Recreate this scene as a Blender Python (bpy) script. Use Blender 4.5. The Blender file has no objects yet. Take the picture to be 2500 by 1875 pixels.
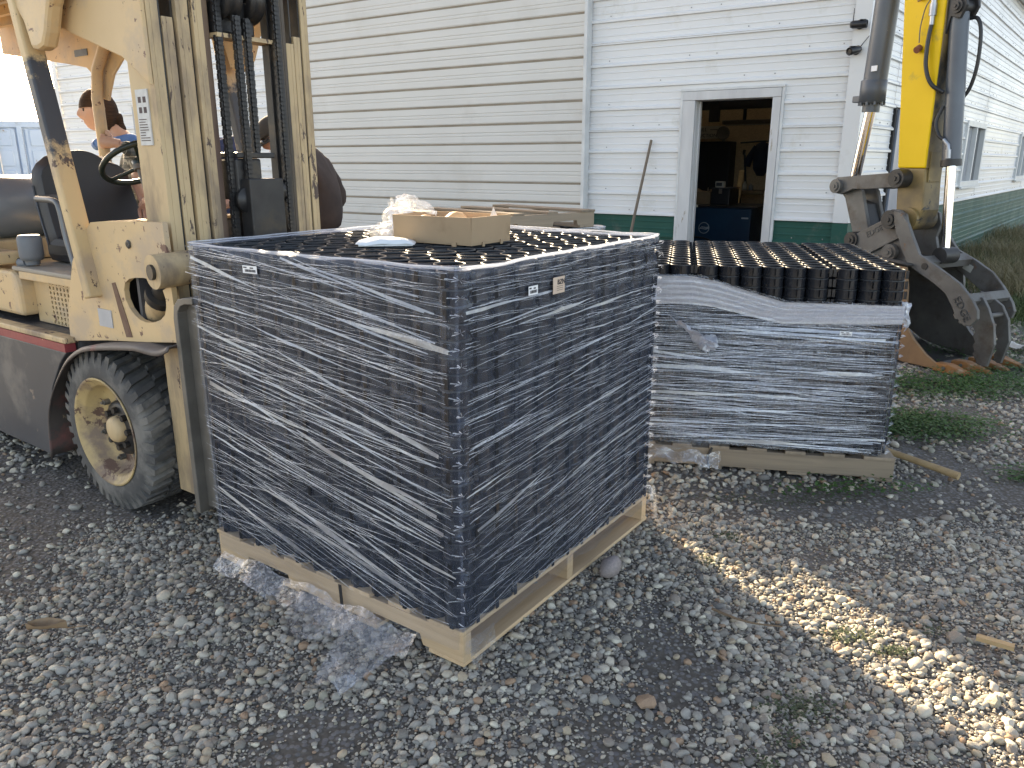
import bpy, bmesh, math, random
import numpy as np
from mathutils import Vector, Matrix, noise as mnoise
R = math.radians
random.seed(7); rng = np.random.default_rng(7)
scene = bpy.context.scene
C = scene.collection
# ---------------------------------------------------------------- camera
PITCH, CAMH, FPX = 0.2769, 1.4405, 1902.94
cd = bpy.data.cameras.new('camera'); cam = bpy.data.objects.new('camera', cd); C.objects.link(cam)
cam.location = (0, 0, CAMH); cam.rotation_euler = (math.pi/2-PITCH, 0, 0)
cd.sensor_width = 36; cd.lens = 36*FPX/2500; cd.clip_start = .05; cd.clip_end = 2000
scene.camera = cam
# ---------------------------------------------------------------- sky and sun
SUN_AZ, SUN_EL = R(-26.2), R(22.5)          # azimuth from +Y, negative to the left
w = bpy.data.worlds.new('World'); scene.world = w; w.use_nodes = True
nt = w.node_tree; sky = nt.nodes.new('ShaderNodeTexSky'); sky.sky_type = 'NISHITA'; sky.sun_disc = False
sky.sun_elevation = SUN_EL; sky.sun_rotation = SUN_AZ
sky.air_density = .55; sky.dust_density = 3.5; sky.ozone_density = .35; sky.altitude = 1400
nt.links.new(sky.outputs[0], nt.nodes['Background'].inputs[0]); nt.nodes['Background'].inputs[1].default_value = .15
sl = bpy.data.lights.new('sun', 'SUN'); sl.energy = 3.9; sl.angle = R(1.2); sl.color = (1, .95, .88)
so = bpy.data.objects.new('sun', sl); C.objects.link(so)
sdir = Vector((math.sin(SUN_AZ)*math.cos(SUN_EL), math.cos(SUN_AZ)*math.cos(SUN_EL), math.sin(SUN_EL)))
so.rotation_euler = sdir.to_track_quat('Z', 'Y').to_euler(); so.location = sdir*40
vs = scene.view_settings; vs.view_transform = 'Standard'; vs.look = 'None'; vs.gamma = 1; vs.exposure = 2.42; vs.use_white_balance = True; vs.white_balance_temperature = 9900; vs.white_balance_tint = 10
vs.use_curve_mapping = False
scene.cycles.transparent_max_bounces = 24; scene.cycles.max_bounces = 8
scene.cycles.use_denoising = True

# ---------------------------------------------------------------- materials
def node(nt, t, **kw):
    n = nt.nodes.new(t)
    for k, v in kw.items():
        if k.startswith('i_'): n.inputs[int(k[2:])].default_value = v
        else: setattr(n, k, v)
    return n
def rgba(c): return (c[0], c[1], c[2], 1)
def ramp(nt, stops, src=None):
    r = nt.nodes.new('ShaderNodeValToRGB'); el = r.color_ramp.elements
    while len(el) < len(stops): el.new(.5)
    for e, (p, c) in zip(el, stops): e.position = p; e.color = rgba(c) if hasattr(c, '__len__') else (c, c, c, 1)
    if src is not None: nt.links.new(src, r.inputs[0])
    return r
def base(name):
    m = bpy.data.materials.new(name); m.use_nodes = True
    return m, m.node_tree, m.node_tree.nodes['Principled BSDF']
def coords(nt, scale=(1, 1, 1), kind='Object', rot=(0, 0, 0)):
    t = node(nt, 'ShaderNodeTexCoord'); mp = node(nt, 'ShaderNodeMapping')
    mp.inputs['Scale'].default_value = scale; mp.inputs['Rotation'].default_value = rot
    nt.links.new(t.outputs[kind], mp.inputs[0]); return mp.outputs[0]
def noisetex(nt, vec, scale, detail=4, rough=.55, dist=0):
    n = node(nt, 'ShaderNodeTexNoise'); n.inputs['Scale'].default_value = scale; n.inputs['Detail'].default_value = detail
    n.inputs['Roughness'].default_value = rough; n.inputs['Distortion'].default_value = dist
    nt.links.new(vec, n.inputs['Vector']); return n.outputs['Fac']
def mixc(nt, fac, a, b):
    m = node(nt, 'ShaderNodeMix', data_type='RGBA')
    if isinstance(fac, (int, float)): m.inputs[0].default_value = fac
    else: nt.links.new(fac, m.inputs[0])
    for i, v in ((6, a), (7, b)):
        if hasattr(v, 'is_linked'): nt.links.new(v, m.inputs[i])
        else: m.inputs[i].default_value = rgba(v)
    return m.outputs[2]
def bump(nt, bs, h, strength=.3, dist=.01):
    b = node(nt, 'ShaderNodeBump'); b.inputs['Strength'].default_value = strength; b.inputs['Distance'].default_value = dist
    nt.links.new(h, b.inputs['Height']); nt.links.new(b.outputs[0], bs.inputs['Normal'])
def mth(nt, op, a, b=0., c=0.):
    n = node(nt, 'ShaderNodeMath', operation=op)
    for i, v in enumerate((a, b, c)):
        if hasattr(v, 'is_linked'): nt.links.new(v, n.inputs[i])
        else: n.inputs[i].default_value = v
    return n.outputs[0]
MATS = {}
def mat(name, c1, c2=None, scale=6., rough=.6, metal=0., bmp=.15, bscale=60., stretch=(1, 1, 1), chips=None, dirt=None, spec=.5, bdist=.004):
    """colour noise c1..c2, optional chips=(colour, amount, scale): worn spots; dirt=(colour, amount, scale)"""
    if name in MATS: return MATS[name]
    m, nt, bs = base(name); v = coords(nt, stretch)
    c2 = c2 or tuple(x*.8 for x in c1)
    f = noisetex(nt, v, scale, 5); r = ramp(nt, [(.3, c1), (.7, c2)], f); col = r.outputs[0]
    rg = mth(nt, 'MULTIPLY_ADD', f, .25, rough-.12)
    if dirt:
        d = ramp(nt, [(.62-dirt[1]*.4, 0.), (.75-dirt[1]*.3, 1.)], noisetex(nt, v, dirt[2], 6, .65)); col = mixc(nt, d.outputs[0], col, dirt[0])
    if chips:
        cc = noisetex(nt, v, chips[2], 6, .7, .3); ch = ramp(nt, [(.68-chips[1]*.3, 0.), (.70-chips[1]*.3, 1.)], cc); col = mixc(nt, ch.outputs[0], col, chips[0])
    nt.links.new(col, bs.inputs['Base Color']); nt.links.new(rg, bs.inputs['Roughness'])
    bs.inputs['Metallic'].default_value = metal; bs.inputs['Specular IOR Level'].default_value = spec
    if bmp: bump(nt, bs, noisetex(nt, v, bscale, 4), bmp, bdist)
    MATS[name] = m; return m
def wood(name, c1, c2, axis=0):
    if name in MATS: return MATS[name]
    m, nt, bs = base(name)
    st = [14, 14, 14]; st[axis] = .9
    oi = node(nt, 'ShaderNodeObjectInfo'); tc = node(nt, 'ShaderNodeTexCoord')
    ad = node(nt, 'ShaderNodeVectorMath', operation='MULTIPLY_ADD'); ad.inputs[1].default_value = st
    cmb = node(nt, 'ShaderNodeCombineXYZ')
    for i in range(3): nt.links.new(mth(nt, 'MULTIPLY', oi.outputs['Random'], 50.+13*i), cmb.inputs[i])
    nt.links.new(tc.outputs['Object'], ad.inputs[0]); nt.links.new(cmb.outputs[0], ad.inputs[2]); v = ad.outputs[0]
    g = noisetex(nt, v, 2.2, 6, .6, .6); r = ramp(nt, [(.3, c1), (.55, tuple(.5*(a+b) for a, b in zip(c1, c2))), (.75, c2)], g)
    kn = node(nt, 'ShaderNodeTexVoronoi'); kn.inputs['Scale'].default_value = .55; nt.links.new(v, kn.inputs['Vector'])
    kr = ramp(nt, [(.05, 1.), (.13, 0.)], kn.outputs['Distance']); col = mixc(nt, kr.outputs[0], r.outputs[0], tuple(x*.35 for x in c2))
    hs = node(nt, 'ShaderNodeHueSaturation'); nt.links.new(col, hs.inputs['Color']); nt.links.new(mth(nt, 'MULTIPLY_ADD', oi.outputs['Random'], .4, .78), hs.inputs['Value'])
    nt.links.new(hs.outputs[0], bs.inputs['Base Color']); bs.inputs['Roughness'].default_value = .75
    bump(nt, bs, g, .35, .004); MATS[name] = m; return m

# ---------------------------------------------------------------- mesh helpers
class MB:
    def __init__(s): s.v = []; s.f = []; s.sm = []
    def add(s, vs, fs, smooth=False):
        n = len(s.v); s.v += [tuple(v) for v in vs]; s.f += [tuple(i+n for i in f) for f in fs]; s.sm += [smooth]*len(fs); return s
    def box(s, c, d, M=None):
        c = Vector(c); h = Vector(d)/2
        vs = [Vector((x, y, z)) for x in (-h.x, h.x) for y in (-h.y, h.y) for z in (-h.z, h.z)]
        vs = [(M @ v if M else v)+c for v in vs]
        return s.add(vs, [(0, 1, 3, 2), (4, 6, 7, 5), (0, 4, 5, 1), (2, 3, 7, 6), (0, 2, 6, 4), (1, 5, 7, 3)])
    def b2(s, lo, hi): return s.box([(a+b)/2 for a, b in zip(lo, hi)], [abs(b-a) for a, b in zip(lo, hi)])
    def bar(s, a, b, w, h, up=(0, 0, 1)):
        a, b = Vector(a), Vector(b); x = (b-a).normalized(); u = Vector(up); y = u.cross(x).normalized(); z = x.cross(y)
        M = Matrix((x, y, z)).transposed(); return s.box((a+b)/2, ((b-a).length, w, h), M)
    def tube(s, pts, r, seg=10, cap=True):
        pts = [Vector(p) for p in pts]; rr = r if hasattr(r, '__len__') else [r]*len(pts); n = len(pts); vs = []; fs = []; prev = None
        for i, p in enumerate(pts):
            t = (pts[min(i+1, n-1)]-pts[max(i-1, 0)]).normalized()
            if prev is None: a = t.orthogonal().normalized()
            else: a = (prev-t*prev.dot(t)).normalized()
            prev = a; b = t.cross(a)
            vs += [p+(a*math.cos(q)+b*math.sin(q))*rr[i] for q in [2*math.pi*k/seg for k in range(seg)]]
        for i in range(n-1):
            for k in range(seg): fs.append((i*seg+k, i*seg+(k+1) % seg, (i+1)*seg+(k+1) % seg, (i+1)*seg+k))
        s.add(vs, fs, True)
        if cap: s.add(vs[:seg], [tuple(range(seg))[::-1]]); s.add(vs[-seg:], [tuple(range(seg))])
        return s
    def cyl(s, a, b, r, seg=16, r2=None): return s.tube([a, b], [r, r if r2 is None else r2], seg)
    def prism(s, poly, f0, f1):
        """poly list of 2D; f0,f1 map a 2D point to the two 3D sides"""
        n = len(poly); vs = [f0(*q) for q in poly]+[f1(*q) for q in poly]
        fs = [tuple(range(n)), tuple(range(2*n-1, n-1, -1))]+[(i, i+n, (i+1) % n+n, (i+1) % n) for i in range(n)]
        return s.add(vs, fs)
    def lathe(s, prof, org, axis, seg=32, closed=False):
        """prof: list of (along axis, radius)"""
        ax = Vector(axis).normalized(); a = ax.orthogonal().normalized(); b = ax.cross(a); o = Vector(org); n = len(prof); vs = []
        for t, r in prof: vs += [o+ax*t+(a*math.cos(q)+b*math.sin(q))*r for q in [2*math.pi*k/seg for k in range(seg)]]
        fs = []; m = n if closed else n-1
        for i in range(m):
            j = (i+1) % n
            for k in range(seg): fs.append((i*seg+k, i*seg+(k+1) % seg, j*seg+(k+1) % seg, j*seg+k))
        return s.add(vs, fs, True)
    def mesh(s, name, fix=True):
        me = bpy.data.meshes.new(name); me.from_pydata(s.v, [], s.f)
        if s.sm: me.polygons.foreach_set('use_smooth', s.sm)
        if fix:
            bm = bmesh.new(); bm.from_mesh(me); bmesh.ops.recalc_face_normals(bm, faces=bm.faces); bm.to_mesh(me); bm.free()
        me.update(); return me
    def build(s, name, m, parent=None, bev=0, fix=True, kind=None):
        me = s.mesh(name, fix)
        if m: me.materials.append(m)
        return link(name, me, parent, bev, kind)
def link(name, me, parent=None, bev=0, kind=None):
    o = bpy.data.objects.new(name, me); C.objects.link(o)
    if parent: o.parent = parent
    if bev:
        b = o.modifiers.new('b', 'BEVEL'); b.width = bev; b.segments = 2; b.limit_method = 'ANGLE'; b.angle_limit = R(40)
    if kind: o['kind'] = kind
    return o
def tag(o, label, cat, group=None):
    o['label'] = label; o['category'] = cat
    if group: o['group'] = group
    return o
def thing(name, label, cat, loc=(0, 0, 0), rz=0, group=None):
    o = bpy.data.objects.new(name, None); C.objects.link(o); o.location = loc; o.rotation_euler = (0, 0, rz); o.empty_display_size = .1
    return tag(o, label, cat, group)
def struct(o): o['kind'] = 'structure'; return o
def box(name, lo, hi, m, parent=None, bev=0): return MB().b2(lo, hi).build(name, m, parent, bev)
def copy_tree(o, parent=None):
    c = o.copy(); C.objects.link(c); c.parent = parent
    for ch in [k for k in KIDS.get(o.name, [])]: copy_tree(ch, c)
    return c
KIDS = {}
def index_kids(o):
    KIDS[o.name] = list(o.children)
    for c in o.children: index_kids(c)
def text_mesh(s, size, depth=.001, shear=0):
    cu = bpy.data.curves.new('t', 'FONT'); cu.body = s; cu.size = size; cu.extrude = depth; cu.shear = shear; cu.align_x = 'CENTER'; cu.align_y = 'CENTER'; cu.resolution_u = 2
    o = bpy.data.objects.new('t', cu); C.objects.link(o); dg = bpy.context.evaluated_depsgraph_get()
    me = bpy.data.meshes.new_from_object(o.evaluated_get(dg)); bpy.data.objects.remove(o); return me
def smoothcurve(pts, n=8):
    """Catmull-Rom through points"""
    P = [Vector(p) for p in pts]; P = [2*P[0]-P[1]]+P+[2*P[-1]-P[-2]]; out = []
    for i in range(1, len(P)-2):
        a, b, c, d = P[i-1:i+3]
        for k in range(n):
            t = k/n; out.append(.5*((2*b)+(c-a)*t+(2*a-5*b+4*c-d)*t*t+(3*b-a-3*c+d)*t**3))
    return out+[P[-2]]
def nz(x, y, z=0., s=1.): return mnoise.noise(Vector((x*s, y*s, z*s)))
# ================================================================ ground
PA = dict(o=Vector((-.1427, 1.9896, 0)), a=.9558, su=1.2133, sv=1.1755, h=1.0485)
PB = dict(o=Vector((.5426, 3.6591, 0)), a=-.2103, su=1.2163, sv=1.2163, h=.867)
def gh(x, y): return .014*nz(x, y, 3, .6)+.010*nz(x, y, 9, 1.7)+.004*nz(x, y, 1, 5)-.012
def axis_pts(lo, hi, step, far):
    a = list(np.arange(lo, hi+1e-6, step)); g = step; b = [hi]; c = [lo]
    while b[-1] < far: g *= 1.35; b.append(b[-1]+g); c.append(c[-1]-g)
    return c[:0:-1]+a+b[1:]
gx = axis_pts(-4, 6, .07, 300); gy = axis_pts(.5, 9, .07, 300)
gv = [(x, y, gh(x, y) if -12 < x < 16 and -5 < y < 20 else -.012) for y in gy for x in gx]; nx = len(gx)
gf = [(j*nx+i, j*nx+i+1, (j+1)*nx+i+1, (j+1)*nx+i) for j in range(len(gy)-1) for i in range(nx-1)]
def ground_mat():
    m, nt, bs = base('packed_dirt'); v = coords(nt)
    a = noisetex(nt, v, 1.3, 6, .6); b = noisetex(nt, v, 55, 5, .7)
    col = ramp(nt, [(.32, (.055, .046, .037)), (.55, (.11, .096, .08)), (.75, (.19, .172, .148))], mixf(nt, a, b, .55))
    vo = node(nt, 'ShaderNodeTexVoronoi'); vo.inputs['Scale'].default_value = 62; vo.inputs['Randomness'].default_value = 1; nt.links.new(v, vo.inputs['Vector'])
    gr = ramp(nt, [(0, .75), (1, .25)], vo.outputs['Distance'])
    hue = ramp(nt, [(0, (.11, .115, .12)), (.35, (.2, .19, .18)), (.6, (.13, .125, .13)), (.8, (.3, .28, .25)), (1, (.08, .085, .095))])
    sep = node(nt, 'ShaderNodeSeparateColor'); nt.links.new(vo.outputs['Color'], sep.inputs[0]); nt.links.new(sep.outputs[0], hue.inputs[0])
    k = ramp(nt, [(.40, 1.), (.52, 0.)], vo.outputs['Distance'])
    far = mixc(nt, mth(nt, 'MULTIPLY', k.outputs[0], .8), col.outputs[0], hue.outputs[0])
    nt.links.new(far, bs.inputs['Base Color']); bs.inputs['Roughness'].default_value = .9
    bump(nt, bs, gr.outputs[0], .6, .012); return m
def mixf(nt, a, b, f): return mth(nt, 'ADD', mth(nt, 'MULTIPLY', a, 1-f), mth(nt, 'MULTIPLY', b, f))
gm = MB().add(gv, gf, True)
ground = struct(gm.build('ground', ground_mat(), fix=False))
# ---- gravel stones
def stone_mat():
    m, nt, bs = base('river_stone'); oi = node(nt, 'ShaderNodeObjectInfo'); rd = oi.outputs['Random']; v = coords(nt)
    st = [(0, (0.161, 0.154, 0.141)), (.10, (0.305, 0.287, 0.250)), (.2, (0.377, 0.343, 0.288)), (.3, (0.217, 0.198, 0.169)), (.4, (0.457, 0.401, 0.321)), (.48, (0.325, 0.305, 0.271)), (.56, (0.257, 0.220, 0.183)), (.64, (0.360, 0.337, 0.295)),
          (.72, (0.404, 0.333, 0.244)), (.79, (0.527, 0.470, 0.382)), (.86, (0.341, 0.227, 0.153)), (.9, (0.288, 0.271, 0.214)), (.95, (0.574, 0.535, 0.435)), (1, (0.136, 0.132, 0.122))]
    r = ramp(nt, st, rd); r.color_ramp.interpolation = 'CONSTANT'
    ad = node(nt, 'ShaderNodeVectorMath', operation='ADD'); nt.links.new(v, ad.inputs[0])
    cb = node(nt, 'ShaderNodeCombineXYZ'); nt.links.new(mth(nt, 'MULTIPLY', rd, 77.), cb.inputs[0]); nt.links.new(cb.outputs[0], ad.inputs[1])
    n1 = noisetex(nt, ad.outputs[0], 1.6, 5, .65); n2 = noisetex(nt, ad.outputs[0], 14, 3, .7)
    hs = node(nt, 'ShaderNodeHueSaturation'); nt.links.new(r.outputs[0], hs.inputs['Color'])
    nt.links.new(mth(nt, 'MULTIPLY_ADD', mixf(nt, n1, n2, .4), .9, .55), hs.inputs['Value']); hs.inputs['Saturation'].default_value = 1.05
    nt.links.new(hs.outputs[0], bs.inputs['Base Color']); bs.inputs['Roughness'].default_value = .62; bs.inputs['Specular IOR Level'].default_value = .4
    bump(nt, bs, n2, .25, .05); return m
STONE = stone_mat()
def stone_mesh(k):
    bm = bmesh.new(); bmesh.ops.create_icosphere(bm, subdivisions=2, radius=.5); r = random.Random(k)
    sx, sy, sz = 1, r.uniform(.62, .95), r.uniform(.36, .62); o = Vector((k*7.3, k*3.1, k*1.7)); ang = k % 2 == 0
    planes = [(Vector((r.gauss(0, 1), r.gauss(0, 1), r.gauss(0, 1))).normalized(), r.uniform(.30, .42)) for _ in range(7 if ang else 3)]
    for v in bm.verts:
        d = v.co.normalized(); q = d*(.5+.10*mnoise.noise(d*1.6+o)+.03*mnoise.noise(d*4+o))
        for n_, l in planes:
            e = q.dot(n_)-l
            if e > 0: q -= n_*e*(.9 if ang else .75)
        v.co = Vector((q.x*sx, q.y*sy, q.z*sz))
    me = bpy.data.meshes.new('stone'); bm.to_mesh(me); bm.free(); me.polygons.foreach_set('use_smooth', [not (ang and k % 4)]*len(me.polygons)); me.materials.append(STONE); return me
STONES = [stone_mesh(k) for k in range(14)]
src = bpy.data.collections.new('stone_kinds')
for i, me in enumerate(STONES): o = bpy.data.objects.new('stone_kind%02d' % i, me); src.objects.link(o)
def in_view(x, y, z=0, mg=90):
    dy = y*math.cos(PITCH)-(z-CAMH)*math.sin(PITCH)
    up = y*math.sin(PITCH)+(z-CAMH)*math.cos(PITCH)
    with np.errstate(all='ignore'): px = 1250+FPX*x/dy; py = 937.5-FPX*up/dy
    return (dy > .3) & (px > -mg) & (px < 2500+mg) & (py > 300) & (py < 1875+mg*2)
def sprinkle(n, ymin, ymax, seed, mg):
    wd_ = .85*ymax+.4; ex_ = (wd_+mg/FPX*ymax)/wd_; n = int(n*ex_); g = np.random.default_rng(seed); y = g.uniform(ymin, ymax, n); x = g.uniform(-wd_*ex_, wd_*ex_, n)
    k = in_view(x, y, 0, mg); return x[k], y[k], g
def patchy(x, y): return np.array([mnoise.noise(Vector((a*1.1, b*1.1, 4.))) * .6+mnoise.noise(Vector((a*3, b*3, 2.)))*.4 for a, b in zip(x, y)])
P = []                                   # x, y, size, sink
def layer(n, y0, y1, lo, hi, seed, thr, pw=1.8, mg=1100):
    x, y, g = sprinkle(n, y0, y1, seed, mg); pn = patchy(x, y); left = np.clip((-x-.9)/1.0, 0, 1)*np.clip((y-1.9)/.6, 0, 1)   # driven-over dirt beside the truck holds fewer stones
    keep = g.random(len(x)) < np.clip(1.0+(pn-thr)*3.2-left*.65, .10, 1); x, y = x[keep], y[keep]; s = lo+(hi-lo)*g.random(len(x))**pw
    P.append(np.stack([x, y, s], 1))
layer(62000, .7, 3.2, .012, .040, 1, .04, 2.7); layer(110000, 1.0, 3.0, .005, .013, 2, -.05, 1.2, 300)
layer(52000, 3.2, 6.5, .016, .044, 3, .06, 2.0); layer(22000, 6.5, 9.5, .025, .05, 4, .0)
P = np.concatenate(P); print('gravel', len(P))
big = []
g = np.random.default_rng(33); bx = g.uniform(-2.2, 3.4, 900); by = g.uniform(1.15, 4.4, 900); k = in_view(bx, by, 0, 20) & (np.abs(bx) < .75*by+.3); bx, by = bx[k][:290], by[k][:290]
ga = bpy.data.meshes.new('gravel'); ga.from_pydata([(x, y, gh(x, y)+s*.10+.0015) for x, y, s in P], [], [])
n = len(P); g = np.random.default_rng(5)
rot = np.stack([g.normal(0, .35, n), g.normal(0, .35, n), g.uniform(0, 6.283, n)], 1).astype(np.float32)
at = ga.attributes.new('rot', 'FLOAT_VECTOR', 'POINT'); at.data.foreach_set('vector', rot.ravel())
at = ga.attributes.new('size', 'FLOAT', 'POINT'); at.data.foreach_set('value', P[:, 2].astype(np.float32))
at = ga.attributes.new('kind_index', 'INT', 'POINT'); at.data.foreach_set('value', g.integers(0, len(STONES), n).astype(np.int32))
gravel = link('gravel', ga, None, 0, 'stuff'); gravel['label'] = 'grey and tan river gravel spread over the yard'; gravel['category'] = 'gravel'
ng = bpy.data.node_groups.new('scatter', 'GeometryNodeTree'); ng.interface.new_socket('Geometry', in_out='INPUT', socket_type='NodeSocketGeometry'); ng.interface.new_socket('Geometry', in_out='OUTPUT', socket_type='NodeSocketGeometry')
ni = ng.nodes.new('NodeGroupInput'); no = ng.nodes.new('NodeGroupOutput'); ip = ng.nodes.new('GeometryNodeInstanceOnPoints'); ci = ng.nodes.new('GeometryNodeCollectionInfo')
ci.inputs['Collection'].default_value = src; ci.inputs['Separate Children'].default_value = True; ci.inputs['Reset Children'].default_value = True; ip.inputs['Pick Instance'].default_value = True
def nattr(nm, t):
    q = ng.nodes.new('GeometryNodeInputNamedAttribute'); q.data_type = t; q.inputs[0].default_value = nm; return q.outputs[0]
L = ng.links.new; L(ni.outputs[0], ip.inputs['Points']); L(ci.outputs[0], ip.inputs['Instance'])
er = ng.nodes.new('FunctionNodeEulerToRotation'); L(nattr('rot', 'FLOAT_VECTOR'), er.inputs[0]); L(er.outputs[0], ip.inputs['Rotation'])
L(nattr('size', 'FLOAT'), ip.inputs['Scale']); L(nattr('kind_index', 'INT'), ip.inputs['Instance Index']); L(ip.outputs[0], no.inputs[0])
gravel.modifiers.new('scatter', 'NODES').node_group = ng
gravel.data.materials.append(STONE)
for i in range(len(bx)):                     # the largest stones, one by one
    s = .032+.036*random.random()**3.0; o = bpy.data.objects.new('stone', STONES[i % 14]); C.objects.link(o); o.parent = ground
    o.scale = (s,)*3; o.rotation_euler = (random.gauss(0, .3), random.gauss(0, .3), random.uniform(0, 6.28)); o.location = (bx[i], by[i], gh(bx[i], by[i])+s*.13)
rk = link('rock', STONES[1].copy()); tag(rk, 'round pinkish grey stone, the largest, beside the near pallet', 'rock'); rk.scale = (.125, .115, .15); rk.location = (.36, 2.54, .028); rk.rotation_euler = (0.15, .1, .9)
rk.data.materials.clear(); rk.data.materials.append(mat('pink_stone', (.30, .25, .235), (.21, .185, .18), 18, .7, bscale=300))

# ================================================================ metal building
CX, CY, TH, ZW = 3.3014, 7.8652, .5787, -.0366
WHITE = mat('white_painted_steel', (.72, .72, .71), (.69, .69, .68), 1.2, .38, bmp=.04, bscale=9, bdist=.02, dirt=((.60, .59, .55), .12, 2.5))
WHITE2 = WHITE
TAN = mat('tan_painted_steel', (.62, .605, .57), (.585, .57, .535), 1.1, .42, bmp=.03, bscale=5, bdist=.02, dirt=((.55, .53, .49), .12, 1.2))
GREEN = mat('green_painted_steel', (.014, .092, .070), (.011, .075, .058), 2, .55, spec=.25, bmp=.04, bscale=9, bdist=.02, dirt=((.07, .11, .09), .14, 5))
bld = thing('metal_building', 'white ribbed metal shop building with green wainscot and open doorway', 'building', (CX, CY, ZW), -TH)
D2 = Vector((math.cos(R(51.5)+TH), math.sin(R(51.5)+TH), 0)); N2 = Vector((D2.y, -D2.x, 0))
D1 = Vector((1, 0, 0)); N1 = Vector((0, -1, 0)); PITCHR = .2286
def profile(z0, z1, zr=.914, minor=((.0762, .005), (.1524, .005)), hh=.026, lo_=.022):
    pts = []
    k0 = int((z0-zr)/PITCHR)-2
    for k in range(k0, k0+40):
        zk = zr+k*PITCHR; pts += [(zk-lo_, 0), (zk-lo_+.007, hh), (zk+.006, hh), (zk+.028, 0)]
        for m_, h_ in minor: pts += [(zk+m_-.008, 0), (zk+m_-.005, h_), (zk+m_+.003, h_), (zk+m_+.012, 0)]
    def dep(z):
        for (a, p), (b, q) in zip(pts, pts[1:]):
            if a <= z <= b: return p+(q-p)*(z-a)/(b-a) if b > a else q
        return 0
    inner = [q for q in pts if z0 < q[0] < z1]
    return [(z0, dep(z0))]+inner+[(z1, dep(z1))]
def siding(parent, org, D, N, s0, s1, z0, z1, m, off=0., name='siding_panel', **kw):
    pr = profile(z0, z1, **kw); nseg = max(1, int(abs(s1-s0)/.6)); vs = []; fs = []; np_ = len(pr); sd = s0*3.7+z0*1.3
    for i in range(nseg+1):
        s = s0+(s1-s0)*i/nseg
        for z, d in pr:
            q = org+D*s+N*(d+off+.0014*nz(s, z, sd, 1.1)); vs.append((q.x, q.y, z))
    for i in range(nseg):
        for j in range(np_-1): fs.append((i*np_+j, i*np_+j+1, (i+1)*np_+j+1, (i+1)*np_+j))
    return MB().add(vs, fs).build(name, m, parent, fix=False)
O0 = Vector((0, 0, 0)); H = 4.25; XL = -14.15; DL, DR, DT = -1.745, -.722, 2.195
rows = [(0, .914)]+[(.914*i, min(.914*(i+1), H)) for i in range(1, 5)]
for i, (a, b) in enumerate(rows):
    mm = GREEN if i == 0 else WHITE; b2 = b-.012 if i == 0 else b
    if i <= 1: segs = [(XL, DL, a, b2), (DR, -.02, a, b2)]
    elif i == 2: segs = [(XL, DL, a, b), (DR, -.02, a, b), (DL, DR, DT, b)]
    else: segs = [(XL, -.02, a, b)]
    for s0, s1, z0, z1 in segs: siding(bld, O0, D1, N1, s0, s1, z0+.001, z1-.001, mm, .0012*(i % 2))
    sp = [(.05, 1.29), (1.29, 3.88), (3.88, 5.5), (7.12, 11.6), (13.0, 24.)] if i in (2,) else [(.05, 1.29), (3.88, 6.9), (6.9, 24.)]
    if i == 1: sp = [(.05, 1.29), (3.88, 5.5), (7.12, 11.6), (13.0, 24.)]
    for q, (s0, s1) in enumerate(sp):
        za, zb = a, b2
        if i == 2 and (s0, s1) == (1.29, 3.88): za = 2.05
        siding(bld, O0, D2, N2, s0, s1, za+.001, zb-.001, mm, .0012*(i % 2)+.003*(q % 2))
    if i in (1, 2):
        for s0, s1 in ((5.5, 7.12), (11.6, 13.0)):
            if i == 1: siding(bld, O0, D2, N2, s0, s1, .915, 1.13, mm)
            else: siding(bld, O0, D2, N2, s0, s1, 2.06, b-.001, mm)
    if i >= 3: siding(bld, O0, D2, N2, 1.29, 3.88, a+.001, b-.001, mm)
def b3(name, D, N, s0, s1, n0, n1, z0, z1, m, parent=bld, bev=0):
    vs = [D*s+N*n_ for s in (s0, s1) for n_ in (n0, n1)]
    mb = MB(); v8 = [(q.x, q.y, z) for q in vs for z in (z0, z1)]
    mb.add(v8, [(0, 1, 3, 2), (4, 6, 7, 5), (0, 4, 5, 1), (2, 3, 7, 6), (0, 2, 6, 4), (1, 5, 7, 3)]); return mb.build(name, m, parent, bev)
for D, N in ((D1*-1, N1), (D2, N2)):
    tw = .115 if D.x < -.5 else .30
    b3('corner_trim', D, N, -.028, tw, .0275, .033, .9, H, WHITE); b3('corner_trim', D, N, -.028, tw, .0275, .033, 0, .895, GREEN)
for s0, s1 in ((XL, DL), (DR, -.12)): b3('wainscot_trim', D1, N1, s0, s1, .002, .026, .903, .916, WHITE)
b3('wainscot_trim', D2, N2, .12, 24, .002, .03, .903, .916, WHITE)
b3('corner_trim', D1, N1, XL-.03, XL+.1, .0275, .033, 0, H, WHITE)
# screws: small heads on the flats of both walls
sc = MB(); r_ = random.Random(3)
for D, N, s1, dr in ((D1, N1, XL, -1), (D2, N2, 18, 1)):
    ss = .2
    while ss < abs(s1):
        for k in range(-3, 15):
            z = .914+k*PITCHR+.045
            if k % 2 == int(ss/.61) % 2 or r_.random() < .12: continue
            x = dr*ss+r_.uniform(-.01, .01)
            if dr < 0 and DL-.05 < x < DR+.05 and z < DT+.03: continue
            if dr < 0 and -7.9 < x < -2.8: continue
            if dr > 0 and (5.4 < x < 7.2 or 11.5 < x < 13.1) and 1.05 < z < 2.1 or (dr > 0 and 1.2 < x < 4 and z < 2.2): continue
            q = D*x+N*.002; p2 = D*x+N*.0085; sc.cyl((q.x, q.y, z), (p2.x, p2.y, z), .0065, 6)
        ss += .305
o = sc.build('siding_screws', mat('screw_head', (.33, .33, .33), None, 30, .5, .6), bld, kind='stuff')
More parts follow.
